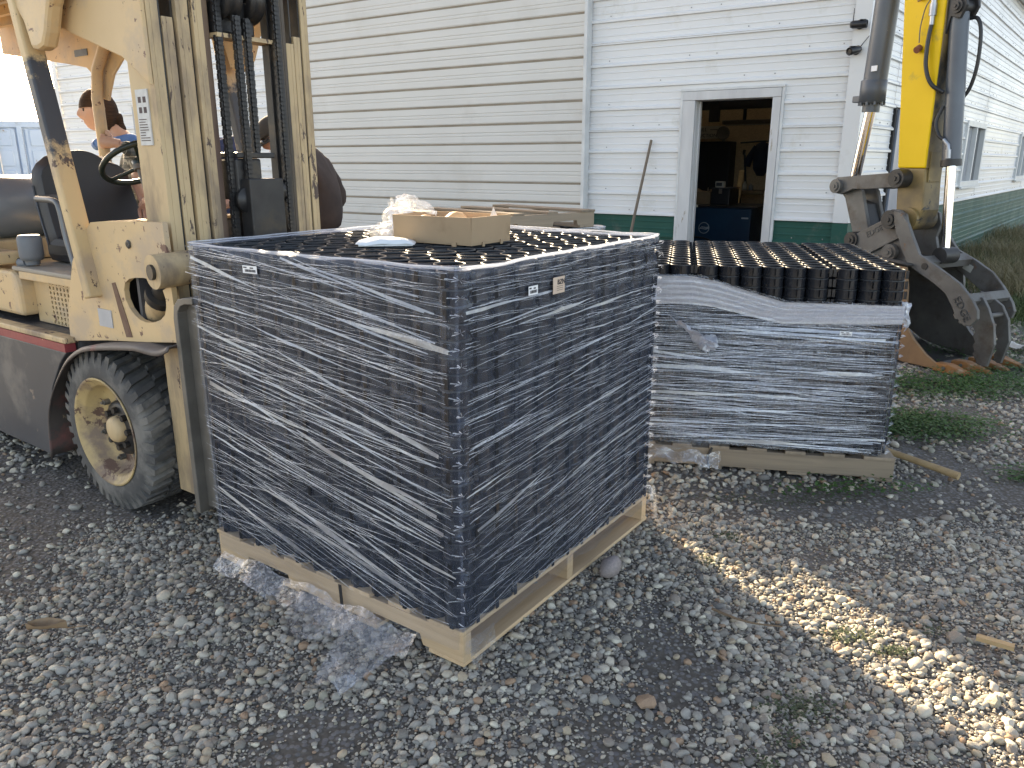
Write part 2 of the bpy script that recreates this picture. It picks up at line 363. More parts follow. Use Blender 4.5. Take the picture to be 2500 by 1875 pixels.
# shell: other walls, ceiling, roof, floor
SHELL = mat('bare_board', (.30, .25, .19), (.22, .18, .13), 3, .8)
b3('back_wall', D1, N1*-1, XL, 2.2, 23.6, 23.8, 0, H, WHITE); b3('end_wall', D1, N1*-1, XL, XL+.05, .0, 23.6, 0, H, WHITE)
ROOF = mat('white_roof_steel', (.62, .63, .62), None, 2, .4)
rf = MB(); q = D2*24.2+N2*.25; a_ = Vector((XL-.3, -.12, H+.02)); b_ = Vector((.25, -.14, H+.02)); c_ = Vector((q.x, q.y, H+.02)); d_ = Vector((XL-.3, 24, H+.02))
rid = [Vector((XL-.3, 12, H+1.3)), Vector((1.4, 12, H+1.3))]; th = Vector((0, 0, .06))
SKY0, SKY1, SY0, SY1 = -4.6, -.6, 2.2, 4.4             # unseen translucent roof sheets, added to brighten the shop room
zr_ = lambda y: H+.02+1.28*(y+.12)/12.12
def rpiece(mb, x0, x1, y0, y1, e0=0, e1=0, t_=.06):
    vs = [(x0, y0, zr_(y0)), (x1+e0, y0, zr_(y0)), (x1+e1, y1, zr_(y1)), (x0, y1, zr_(y1))]; vs += [(x, y, z+t_) for x, y, z in vs]
    mb.add(vs, [(0, 1, 2, 3), (7, 6, 5, 4), (0, 4, 5, 1), (1, 5, 6, 2), (2, 6, 7, 3), (3, 7, 4, 0)])
rpiece(rf, XL-.3, SKY0, -.12, 12); rpiece(rf, SKY0, SKY1, -.12, SY0); rpiece(rf, SKY0, SKY1, SY1, 12); rpiece(rf, SKY1, .25, -.12, 12, 0, 1.15)
tp_, tn_, tb_ = base('translucent_sheet'); tb_.inputs['Base Color'].default_value = (.75, .75, .7, 1); tl_ = node(tn_, 'ShaderNodeBsdfTranslucent'); tl_.inputs[0].default_value = (.8, .8, .76, 1); mx_ = node(tn_, 'ShaderNodeMixShader'); mx_.inputs[0].default_value = .42; tn_.links.new(tb_.outputs[0], mx_.inputs[1]); tn_.links.new(tl_.outputs[0], mx_.inputs[2]); tn_.links.new(mx_.outputs[0], tn_.nodes['Material Output'].inputs[0])
for k_ in range(4):
    sk_ = MB(); rpiece(sk_, SKY0+k_*1.0+.002, SKY0+(k_+1)*1.0-.002, SY0+.002, SY1-.002, t_=.003); sk_.build('added_skylight', tp_, bld)
rf.add([d_, c_, rid[1], rid[0], d_+th, c_+th, rid[1]+th, rid[0]+th], [(3, 2, 1, 0), (4, 5, 6, 7), (1, 5, 4, 0), (2, 6, 5, 1), (3, 7, 6, 2), (0, 4, 7, 3)])
rf.add([b_, c_, rid[1]], [(0, 1, 2)]); rf.build('roof', ROOF, bld)
b3('eave_trim', D2, N2, -.03, 24, .03, .24, H-.12, H+.01, ROOF)
b3('eave_trim', D1, N1, XL, .03, .03, .12, H-.10, H+.01, ROOF)
# windows on the long wall
GLASS, gnt, gbs = base('window_glass'); gbs.inputs['Base Color'].default_value = (.02, .025, .03, 1); gbs.inputs['Roughness'].default_value = .03; gbs.inputs['Specular IOR Level'].default_value = .9
bump(gnt, gbs, noisetex(gnt, coords(gnt), 1.4, 2), .05, .02)
VINYL = mat('window_vinyl', (.62, .63, .62), (.57, .58, .57), 5, .45); BLIND = mat('grey_blind', (.33, .34, .35), (.25, .26, .27), 12, .7)
for s0, s1 in ((5.5, 7.12), (11.6, 13.0)):
    wn = b3('window', D2, N2, s0+.09, s1-.09, -.035, -.027, 1.2, 2.0, GLASS)
    for a, b, c, d in ((s0, s1, 2.0, 2.08), (s0, s1, 1.11, 1.2), (s0, s0+.09, 1.2, 2.0), (s1-.09, s1, 1.2, 2.0), ((s0+s1)/2-.03, (s0+s1)/2+.03, 1.2, 2.0)): b3('window_frame', D2, N2, a, b, -.05, .045, c, d, VINYL, wn, .004)
    b3('sill', D2, N2, s0-.02, s1+.02, .046, .075, 1.09, 1.12, VINYL, wn)
    b3('window_screen', D2, N2, s0+.1, (s0+s1)/2-.04, -.026, -.02, 1.2, 2.0, BLIND, wn)
# grey service door on the long wall
gd = thing('service_door', 'flat blue-grey steel door leaf behind the yellow excavator arm', 'door', (CX, CY, ZW), -TH)
GREYD = mat('blue_grey_steel', (.21, .245, .30), (.18, .21, .26), 3, .4, bmp=.03)
b3('door_leaf', D2, N2, 1.365, 3.84, -.03, .05, .03, 2.03, GREYD, gd, .004); b3('edge_seal', D2, N2, 1.30, 1.36, -.03, .028, .03, 2.045, mat('black_rubber', (.012, .012, .013), None, 20, .6), gd)
b3('door_pull', D2, N2, 3.62, 3.66, .05, .09, .95, 1.15, mat('zinc', (.5, .5, .5), None, 9, .3, 1), gd)
# tan sliding door
sd = thing('sliding_door', 'tall tan ribbed sliding barn door hung on the white wall', 'door', (CX, CY, ZW), -TH)
for i in range(5):
    z0, z1 = .06+.884*i, min(.06+.884*(i+1), H-.13)
    siding(sd, O0, D1, N1, -7.75, -2.905, z0, z1-.001, TAN, .10+.0015*(i % 2), name='door_panel', zr=.09, minor=((.095, -.0042), (.134, -.0042)), hh=-.0115, lo_=.011)
b3('door_edge', D1, N1, -2.905, -2.865, .02, .135, .05, H-.13, mat('trim_white', (.66, .67, .66), None, 5, .4), sd, .003); b3('door_edge', D1, N1, -7.79, -7.75, .02, .135, .05, H-.13, MATS['trim_white'], sd, .003)
b3('door_backing', D1, N1, -7.75, -2.905, .03, .095, .06, H-.13, SHELL, sd); b3('rail_cover', D1, N1, -8.0, -2.6, .028, .2, H-.125, H-.105, MATS['trim_white'], sd)
# grey side door far along the wall
fd = thing('steel_door', 'grey steel door with white drip cap at the far end of the wall', 'door', (CX, CY, ZW), -TH)
b3('door_leaf', D1, N1, -11.75, -10.85, .022, .06, .03, 2.4, mat('light_grey_steel', (.36, .38, .40), None, 3, .45), fd, .003); b3('drip_cap', D1, N1, -11.8, -10.8, .022, .09, 2.42, 2.46, MATS['trim_white'], fd); b3('handle', D1, N1, -10.98, -10.93, .06, .1, 1.0, 1.1, MATS['zinc'], fd)
# doorway frame
FRW = mat('weathered_white_wood', (.62, .615, .60), (.51, .50, .49), 7, .7, stretch=(1, 1, .25), chips=((.36, .31, .25), .16, 9), bscale=40, bmp=.25)
fr = thing('door_frame', 'weathered white wooden frame round the open shop doorway', 'door frame', (CX, CY, ZW), -TH)
oL, oR, oT = -1.608, -.807, 2.105
for nm, lo, hi in (('casing', (DL, -.045, 0), (oL-.003, .0, oT)), ('casing', (oR+.003, -.045, 0), (DR, 0, oT)), ('head_casing', (DL, -.047, oT+.002), (DR, 0, DT)), ('jamb', (oL-.028, .0015, 0), (oL, .17, oT)), ('jamb', (oR, .0015, 0), (oR+.028, .17, oT)), ('head_jamb', (oL-.028, .0015, oT+.002), (oR+.028, .17, oT+.03)), ('trim_strip', (DL-.03, -.038, 0), (DL-.002, -.001, DT+.03)), ('trim_strip', (DR+.002, -.038, 0), (DR+.03, -.001, DT+.03)), ('drip_strip', (DL-.03, -.05, DT+.002), (DR+.03, -.001, DT+.028)), ('door_stop', (oL+.001, .07, 0), (oL+.016, .1, oT-.002)), ('door_stop', (oR-.016, .07, 0), (oR-.001, .1, oT-.002))):
    box(nm, lo, hi, FRW if 'strip' not in nm else MATS['trim_white'], fr, .004)
# interior room
OSB = mat('strand_board', (.56, .43, .28), (.36, .26, .16), 34, .7, stretch=(1, 1, 3), bmp=.2)
DARK = mat('dark_ceiling', (.03, .035, .045), None, 3, .7)
box('inner_floor', (-6, .02, -.05), (-.1, 4.35, .005), mat('shop_concrete', (.42, .40, .37), None, 3, .7), bld)
box('inner_wall', (-6, 4.2, 0), (-.1, 4.3, 4.6), OSB, bld); box('inner_wall', (-6.05, .05, 0), (-6, 4.3, 4.25), OSB, bld); box('inner_wall', (-.14, .18, 0), (-.1, 4.2, 4.25), OSB, bld)
box('inner_ceiling', (-6.05, .05, 2.9), (-.1, 1.6, 2.95), DARK, bld)  # stops short so the added roof sheets light the room
for z0, z1, sg in ((.01, 2.9, (-6, DL)), (.01, 2.9, (DR+.02, -.15)), (DT+.02, 2.9, (DL, DR+.02))): box('inner_lining', (sg[0], .1, z0), (sg[1], .17, z1), OSB, bld)
box('ceiling_beam', (-6, 3.6, 2.24), (-.15, 3.75, 2.9), DARK, bld); box('ceiling_beam', (-2.72, 3.5, 2.06), (-2.58, 3.59, 2.9), DARK, bld)
BL = (CX, CY, ZW)
BLUE = mat('dark_blue_enamel', (.008, .05, .10), (.006, .035, .075), 4, .35, bmp=.03)
we = thing('welding_machine', 'dark blue welding machine with round emblem inside the doorway', 'welder', BL, -TH)
box('cabinet', (-2.5, 1.9, .12), (-1.5, 2.7, .905), BLUE, we, .02); box('top_lid', (-2.53, 1.87, .906), (-1.42, 2.73, .93), mat('black_enamel', (.012, .014, .018), None, 6, .4), we, .006)
GRL = mat('emblem_grey', (.35, .42, .48), None, 8, .5)
em = MB().lathe([(0, .075), (.004, .075), (.004, .066), (0, .066)], (-2.115, 1.899, .635), (0, -1, 0), 32).build('emblem', GRL, we)
MB().prism([(-.066, -.012), (-.03, .02), (.03, .012), (.066, .022), (.066, -.008), (.03, -.022), (-.03, -.014)], lambda a, b: (-2.115+a, 1.899, .635+b), lambda a, b: (-2.115+a, 1.893, .635+b)).build('emblem_band', GRL, em)
tm = text_mesh('Miller', .032); tm.materials.append(BLUE); to = link('lettering', tm, em); to.location = (-2.115, 1.891, .635); to.rotation_euler = (math.pi/2, 0, 0)
box('name_plate', (-1.62, 1.893, .77), (-1.53, 1.899, .79), GRL, we); 
for x in (-2.4, -1.6): MB().cyl((x, 1.95, .06), (x, 2.02, .06), .06).build('caster', MATS['black_rubber'], we)
MB().tube(smoothcurve([(-2.3, 1.86, .44), (-2.25, 1.78, .5), (-2.1, 1.76, .52), (-1.95, 1.8, .46), (-1.9, 1.86, .3)]), .012).build('cable_loop', MATS['black_rubber'], we)
WB = mat('workbench_board', (.16, .11, .06), None, 8, .7)
cb = box('carton', (-2.36, 2.1, .932), (-2.13, 2.4, 1.1), mat('brown_card', (.20, .135, .08), None, 6, .8), None); tag(cb, 'open brown carton on the dark blue welder', 'carton'); cb.location = BL; cb.rotation_euler = (0, 0, -TH)
for f in ((-2.4, -2.34), (-2.15, -2.09)): MB().add([(f[0], 2.1, 1.13), (f[1], 2.1, 1.1), (f[1], 2.4, 1.1), (f[0], 2.4, 1.13)], [(0, 1, 2, 3)]).build('carton_flap', MATS['brown_card'], cb)
tb = box('toolbox', (-2.1, 2.05, .932), (-1.85, 2.45, 1.14), MATS['black_enamel'], None, .01); tag(tb, 'dark steel toolbox standing on the welder', 'toolbox'); tb.location = BL; tb.rotation_euler = (0, 0, -TH); box('lid', (-2.11, 2.04, 1.141), (-1.84, 2.46, 1.155), DARK, tb); box('latch', (-1.99, 2.03, 1.08), (-1.95, 2.039, 1.14), MATS['zinc'], tb)
mt_ = box('meter', (-2.07, 2.1, 1.156), (-1.96, 2.2, 1.235), mat('pale_plastic', (.42, .42, .40), None, 6, .5), None, .006); tag(mt_, 'small pale meter box on top of the toolbox', 'meter'); mt_.location = BL; mt_.rotation_euler = (0, 0, -TH); box('dial', (-2.055, 2.094, 1.175), (-1.975, 2.099, 1.22), DARK, mt_)
sg = box('sign', (-3.13, 4.165, 1.84), (-2.74, 4.195, 2.03), mat('sign_white', (.5, .5, .46), None, 5, .6), None, .003); tag(sg, 'white painted sign reading ILL and UCTION on the board wall', 'sign'); sg.location = BL; sg.rotation_euler = (0, 0, -TH)
for s_, z, x in (('ILL', 1.975, -3.02), ('UCTION', 1.885, -2.95)):
    tm = text_mesh(s_, .075); tm.materials.append(mat('sign_ink', (.03, .03, .03), None, 6, .7)); to = link('lettering', tm, sg); to.location = (x, 4.163, z); to.rotation_euler = (math.pi/2, 0, 0)
box('stroke', (-2.92, 4.161, 1.97), (-2.79, 4.1645, 1.978), MATS['sign_ink'], sg)
fan = thing('wall_fan', 'round grey fan mounted beside the painted sign', 'fan', BL, -TH)
MB().lathe([(0, .09), (.05, .105), (.07, .1), (.07, .09), (.03, .03), (.05, .0)], (-2.70, 4.19, 1.92), (0, -1, 0), 24).build('fan_housing', mat('fan_grey', (.2, .19, .17), None, 6, .5), fan); MB().b2((-2.72, 4.16, 1.7), (-2.68, 4.195, 1.86)).build('bracket', MATS['fan_grey'], fan)
ld = box('dark_cabinet', (-3.16, 3.9, .01), (-2.49, 4.19, 1.79), mat('navy_cabinet', (.008, .012, .022), None, 3, .5), None, .01); tag(ld, 'tall near-black cabinet against the board wall inside', 'cabinet'); ld.location = BL; ld.rotation_euler = (0, 0, -TH); box('door_seam', (-2.83, 3.893, .05), (-2.82, 3.899, 1.75), MATS['sign_ink'], ld); box('handle', (-2.80, 3.88, .9), (-2.79, 3.899, 1.1), MATS['zinc'], ld)
lt = box('strip_light', (-2.6, 3.75, 2.03), (-1.3, 3.9, 2.09), MATS['fan_grey'], None, .01); tag(lt, 'unlit grey strip light fixed under the ceiling beam', 'light fixture'); lt.location = BL; lt.rotation_euler = (0, 0, -TH); box('bracket', (-2.3, 3.8, 2.09), (-2.26, 3.84, 2.9), DARK, lt); box('bracket', (-1.6, 3.8, 2.09), (-1.56, 3.84, 2.9), DARK, lt); box('tube_cover', (-2.55, 3.77, 2.015), (-1.35, 3.88, 2.029), MATS['pale_plastic'], lt)
wbn = thing('workbench', 'dark wooden workbench along the board wall inside', 'workbench', BL, -TH); box('bench_top', (-2.44, 3.55, 1.02), (-.3, 4.15, 1.07), WB, wbn)
for x in (-2.4, -.38): box('leg', (x, 3.6, .01), (x+.07, 3.67, 1.02), WB, wbn); box('leg', (x, 4.05, .01), (x+.07, 4.12, 1.02), WB, wbn)
br = MB().cyl((-2.22, 3.95, 1.075), (-2.34, 4.15, 1.62), .018, 8).build('tool_handle', mat('dark_pipe', (.03, .04, .05), None, 8, .5)); tag(br, 'dark pipe leaning on the board wall above the bench', 'pipe'); br.location = BL; br.rotation_euler = (0, 0, -TH); MB().cyl((-2.345, 4.14, 1.6), (-2.35, 4.165, 1.66), .024, 8).build('grip', MATS['black_rubber'], br)
bd = MB().bar((-2.0, 2.75, .45), (-2.16, 3.5, 1.36), .07, .02).build('leaning_board', wood('pale_plank', (.42, .30, .16), (.30, .2, .1))); tag(bd, 'pale board leaning behind the dark blue welder', 'board'); bd.location = BL; bd.rotation_euler = (0, 0, -TH)
hg = thing('hanging_jacket', 'dark blue jacket hanging on a bar by the board wall', 'jacket', BL, -TH)
j = MB(); prof = [(0, .03), (.04, .11), (.2, .15), (.4, .13), (.5, .06)]
j.lathe([(-t, r0*.9) for t, r0 in prof], (-2.05, 4.08, 1.78), (0, 0, 1), 14); j.build('jacket_body', mat('navy_cloth', (.012, .03, .07), (.008, .018, .04), 9, .85), hg)
j = MB().tube([(-1.98, 4.05, 1.7), (-1.86, 4.03, 1.5), (-1.84, 4.03, 1.32)], [.06, .055, .05]); j.build('sleeve', MATS['navy_cloth'], hg); MB().tube([(-2.12, 4.05, 1.7), (-2.22, 4.03, 1.55), (-2.25, 4.03, 1.42)], [.06, .055, .05]).build('sleeve', MATS['navy_cloth'], hg)
MB().tube([(-2.4, 4.1, 1.77), (-2.1, 4.1, 1.79), (-1.6, 4.1, 1.78)], .012).build('hanging_bar', MATS['dark_pipe'], hg)
MB().b2((-1.86, 4.12, 1.38), (-1.7, 4.19, 1.6)).build('red_pouch', mat('faded_red_cloth', (.22, .05, .03), None, 9, .8), hg)
for x, h_, c, lb in ((-2.18, .13, (.35, .37, .38), 'small clear bottle on the wooden bench'), (-2.08, .10, (.18, .2, .22), 'short grey can on the wooden bench')):
    bt = MB().lathe([(0, .0), (0, .035), (h_*.7, .035), (h_*.8, .015), (h_, .015), (h_, 0)], (x, 3.75, 1.071), (0, 0, 1), 12).build('bottle', mat('bottle%d' % int(-x*100), c, None, 6, .25)); tag(bt, lb, 'bottle'); bt.location = BL; bt.rotation_euler = (0, 0, -TH)
# inward-swung door leaf with lever
il = thing('shop_door', 'dark open door leaf swung into the shop', 'door', (CX+math.cos(-TH)*oL, CY+math.sin(-TH)*oL, ZW), -TH+R(109))
MB().b2((.20, -.0, .02), (1.0, .04, 2.07)).build('door_leaf', mat('door_navy', (.012, .02, .035), None, 3, .45), il, .003); MB().cyl((.93, -.001, .98), (.93, -.05, .98), .012).tube([(.93, -.05, .98), (.83, -.055, .975)], .01).build('lever_handle', MATS['zinc'], il); MB().b2((.9, -.012, 1.12), (.95, -.001, 1.2)).build('hang_tag', mat('orange_tag', (.6, .1, .02), None, 5, .6), il)
# cameras on the corner
def seccam(loc, aim, ant, label):
    t = thing('security_camera', label, 'camera', loc, 0, 'cameras at the building corner'); d = Vector(aim).normalized(); BK = mat('black_plastic', (.014, .014, .016), (.02, .02, .022), 20, .4, bmp=.05); o_ = Vector((0, 0, 0)); n_ = Vector((-math.sin(TH), -math.cos(TH), 0))
    MB().cyl(o_, o_+n_*.02, .035, 16).tube([o_+n_*.02, o_+n_*.05, o_+n_*.075+d*.02], .014).build('mount', BK, t); c = o_+n_*.085
    b = MB().lathe([(-.07, 0), (-.07, .025), (-.05, .034), (.07, .036), (.075, .033), (.06, .028), (.06, 0)], c, d, 18).build('camera_body', BK, t); MB().cyl(c+d*.058, c+d*.064, .02, 14).build('lens', GLASS, b)
    up = d.orthogonal(); MB().box(c+Vector((0, 0, .037))+d*.03, (.05, .05, .004)).build('sun_shade', BK, t); MB().cyl(c-d*.05, c-d*.05+Vector(ant)*.14, .005, 8, .003).build('antenna', BK, t)
def onw(x, z, out=.0): q = Vector((CX, CY, ZW))+Matrix.Rotation(-TH, 3, 'Z') @ Vector((x, -out, z)); return q
seccam(onw(-.06, 2.70, .03), (.8, -.55, -.02), (0, 0, 1), 'black security camera with upright antenna, the upper one on the corner')
seccam(onw(-.07, 2.48, .03), (-.85, -.45, -.22), (.55, -.2, .8), 'black security camera with slanted antenna, the lower one on the corner')
# shovel handle leaning on the wall
po = MB().tube([onw(-2.28, .02, .34), onw(-2.18, .9, .2), onw(-2.085, 1.715, .045)], [.016, .017, .015], 10); tag(po.build('tool_handle', wood('grey_handle', (.22, .17, .125), (.12, .09, .07), 2)), 'worn wooden tool handle leaning on the white wall', 'tool handle')
# container far left
BLUEC = mat('pale_blue_container', (.36, .47, .62), (.31, .42, .57), 2, .5, dirt=((.25, .3, .36), .1, 3), chips=((.25, .15, .1), .03, 6))
ct = thing('shipping_container', 'pale blue steel shipping container beyond the building end', 'container', (-13.7, 20.6, 0), R(18))
box('container_body', (-2.4, 0, .1), (3.2, 6, 2.36), BLUEC, ct)
for x in (-2.4, 3.1, 1.1, -.66): box('corner_post', (x, -.08, 0), (x+.12, -.001, 2.44), BLUEC, ct, .01)
box('top_rail', (-2.28, -.079, 2.30), (3.1, -.001, 2.46), BLUEC, ct, .01); box('bottom_rail', (-2.28, -.079, 0), (3.1, -.001, .15), BLUEC, ct)
for x0, x1 in ((-2.2, -.72), (-.48, 1.05), (1.28, 3.05)):
    dl = box('door_leaf', (x0, -.05, .2), (x1, -.002, 2.26), BLUEC, ct, .01)
    for z in (.35, .85, 1.35, 1.85): box('door_panel', (x0+.1, -.075, z), (x1-.1, -.051, z+.4), BLUEC, dl, .015)
    for x in (x0+.5, x1-.4): MB().cyl((x, -.11, .15), (x, -.11, 2.3), .018, 8).build('lock_rod', mat('galvanised', (.45, .47, .5), None, 12, .4, .8), dl)
# ================================================================ pallets, paver grids and stretch film
PINE = wood('fresh_pine', (.58, .41, .255), (.42, .28, .16)); PINE_Y = wood('fresh_pine_across', (.58, .41, .255), (.42, .28, .16), 1)
GREYW = wood('weathered_pine', (.33, .255, .18), (.20, .155, .115)); GREYW_Y = wood('weathered_pine_across', (.33, .255, .18), (.19, .15, .115), 1)
def stringer_poly(L, plain=False):
    if plain: return [(0, 0), (L, 0), (L, .089), (0, .089)]
    a, n_, d = .16, .24, .036
    def notch(x): return [(x, 0), (x+.012, d), (x+n_-.012, d), (x+n_, 0)]
    return [(0, 0)]+notch(a)+notch(L-a-n_)+[(L, 0), (L, .089), (0, .089)]
def pallet(label, loc, rz, LX, LY, along, mS, mD, group='wooden pallets', over=0., nb=7, plain=False):
    """along='y': stringers run along y; deck boards along x.  size LX x LY, height .121"""
    t = thing('wooden_pallet', label, 'pallet', loc, rz, group); r = random.Random(int(loc[0]*100))
    A, Bm = (LX, LY) if along == 'y' else (LY, LX)         # A: across stringers, Bm: along
    def P3(a, b, z): return (a, b, z) if along == 'y' else (b, a, z)
    for k in range(3):
        a0 = (A-.038)*k/2; mb = MB(); mb.prism(stringer_poly(Bm, plain), lambda s, z, a0=a0: P3(a0, s, z+.016), lambda s, z, a0=a0: P3(a0+.038, s, z+.016)); mb.build('stringer', mS, t, .002)
    def board(b0, w_, z0, z1):
        j = r.uniform(-.006, .006); lo = P3(-.004+j, b0, z0); hi = P3(A+.004+j, b0+w_, z1); MB().b2(lo, hi).build('deck_board', mD, t, .002)
    n_ = nb; wds = [.138]+[.092]*(n_-2)+[.138]; gap = (Bm-sum(wds))/(n_-1); b = 0
    for q in wds: board(b, q, .1055, .1205+r.uniform(-.001, .001)); b += q+gap
    for q, wd in ((0, .138), (Bm*.30, .09), (Bm*.5-.045, .09), (Bm*.62, .09), (Bm-.138, .138)): board(q, wd, 0.001, .0155)
    return t
pallet('fresh pine pallet under the tall wrapped stack by the forklift', (*PA['o'].xy, 0), PA['a'], PA['su'], PA['sv'], 'y', PINE_Y, PINE, over=0)
pb = Vector((.0, -.0, 0)); pallet('weathered pallet under the shorter stack with bare top layers', (PB['o'].x+.03, PB['o'].y-.012, -.002), PB['a'], PB['su']+.02, PB['sv'], 'x', GREYW, GREYW_Y, plain=True)

# paver grid panels
PLAST, pnt, pbs = base('black_recycled_plastic')
pv = coords(pnt, (1, 1, .35)); f_ = noisetex(pnt, pv, 45, 4); pr_ = ramp(pnt, [(.3, (.009, .0115, .016)), (.7, (.016, .019, .025))], f_); pnt.links.new(pr_.outputs[0], pbs.inputs['Base Color'])
pnt.links.new(mth(pnt, 'MULTIPLY_ADD', f_, .25, .10), pbs.inputs['Roughness']); bump(pnt, pbs, noisetex(pnt, pv, 160, 3), .12, .002)
RIMM = mat('scuffed_glint_rim', (.016, .019, .023), (.026, .03, .035), 40, .40, bmp=0, spec=.40)  # scuffed rim; its lighter grey also stands in for sky glint
LAYER, GAPF = .0456, .28
def grid_mesh(nx_, ny_, p, name):
    mb = MB(); r = p*.493; ri = r-.0042; h = LAYER-.0016; seg = 22; bead = []
    cs = [(math.cos(2*math.pi*k/seg), math.sin(2*math.pi*k/seg)) for k in range(seg)]
    for i in range(nx_):
        for j in range(ny_):
            cx, cy = (i+.5)*p, (j+.5)*p; vs = []
            for rr, z in ((r, 0), (r, h-.005), (r+.0003, h-.002), (r-.0007, h), (ri+.0007, h), (ri-.0003, h-.002), (ri, h-.005), (ri, 0)): vs += [(cx+c*rr, cy+s*rr, z) for c, s in cs]
            fs = [(a*seg+k, a*seg+(k+1) % seg, ((a+1) % 8)*seg+(k+1) % seg, ((a+1) % 8)*seg+k) for a in range(7) for k in range(seg)]
            bead += range(len(mb.f)+seg, len(mb.f)+6*seg); mb.add(vs, fs, True)
            # latch window: slim raised tab on each outer wall
            for dx_, dy_ in ((1, 0), (-1, 0), (0, 1), (0, -1)):
                e = (dx_ > 0 and i == nx_-1) or (dx_ < 0 and i == 0) or (dy_ > 0 and j == ny_-1) or (dy_ < 0 and j == 0)
                if not e: continue
                q = Vector((cx+dx_*r, cy+dy_*r, h*.42)); t_ = Vector((-dy_, dx_, 0))
                mb.box(q+t_*.012, (.003 if dx_ else .004, .003 if dy_ else .004, h*.42)); mb.box(q+t_*.012+Vector((0, 0, h*.32)), (.004 if dx_ else .007, .004 if dy_ else .007, .003))
    # hooks that reach over to the next panel
    for j in range(ny_):
        for s, x0 in ((1, nx_*p), (-1, 0)):
            mb.box((x0+s*.004, (j+.30)*p, h*.5), (.012, .0022, h*.8)); mb.box((x0+s*.010, (j+.36)*p, h*.5), (.0022, .014, h*.8))
    for i in range(nx_):
        for s, y0 in ((1, ny_*p), (-1, 0)):
            mb.box(((i+.70)*p, y0+s*.004, h*.5), (.0022, .012, h*.8)); mb.box(((i+.64)*p, y0+s*.010, h*.5), (.014, .0022, h*.8))
    me = mb.mesh(name, False); me.materials.append(PLAST); me.materials.append(RIMM); mi = np.zeros(len(me.polygons), np.int32); mi[bead] = 1; me.polygons.foreach_set('material_index', mi); return me
GM = {}
def sheet(parent_loc, rz, su, sv, z, label, group, rnd, full):
    """one interlocked layer: 3|6|3 x 3|6|3 cells"""
    p = su/(12+2*GAPF); ky = sv/su
    t = thing('paver_grid', label, 'paver grid', (parent_loc.x, parent_loc.y, z), rz+rnd.uniform(-.0015, .0015), group)
    t.location.x += rnd.uniform(-.0015, .0015); t.location.y += rnd.uniform(-.0015, .0015)
    for (i0, ni_) in ((0, 3), (3, 6), (9, 3)):
        for (j0, nj) in ((0, 3), (3, 6), (9, 3)):
            if not full and (i0, j0) == (3, 3): continue
            key = (ni_, nj, round(p, 4))
            if key not in GM: GM[key] = grid_mesh(ni_, nj, p, 'grid_panel')
            o = link('grid_panel', GM[key], t); o.scale = (1, ky, 1)
            o.location = (i0*p+(0 if i0 == 0 else GAPF*p if i0 == 3 else 2*GAPF*p), (j0*p+(0 if j0 == 0 else GAPF*p if j0 == 3 else 2*GAPF*p))*ky, 0)
ORD = ['topmost', 'second', 'third', 'fourth', 'fifth', 'sixth', 'seventh', 'eighth', 'ninth', 'tenth', 'eleventh', 'twelfth', 'thirteenth', 'fourteenth', 'fifteenth', 'sixteenth', 'seventeenth', 'eighteenth', 'nineteenth', 'twentieth', 'twenty-first', 'twenty-second', 'lowest']
rr_ = random.Random(4)
def stack(PX, nl, where, group, z0=.1215):
    for k in range(nl):
        d = nl-1-k; nm = ORD[d] if k else 'lowest'
        sheet(PX['o'], PX['a'], PX['su'], PX['sv'], z0+k*LAYER, '%s layer of black round-celled paver grid in the %s' % (nm, where), group, rr_, d < 6)
stack(PA, 23, 'tall wrapped stack under the cardboard tray', 'paver grids in the tall wrapped stack')
stack(PB, 19, 'shorter stack beside the excavator bucket', 'paver grids in the shorter stack')

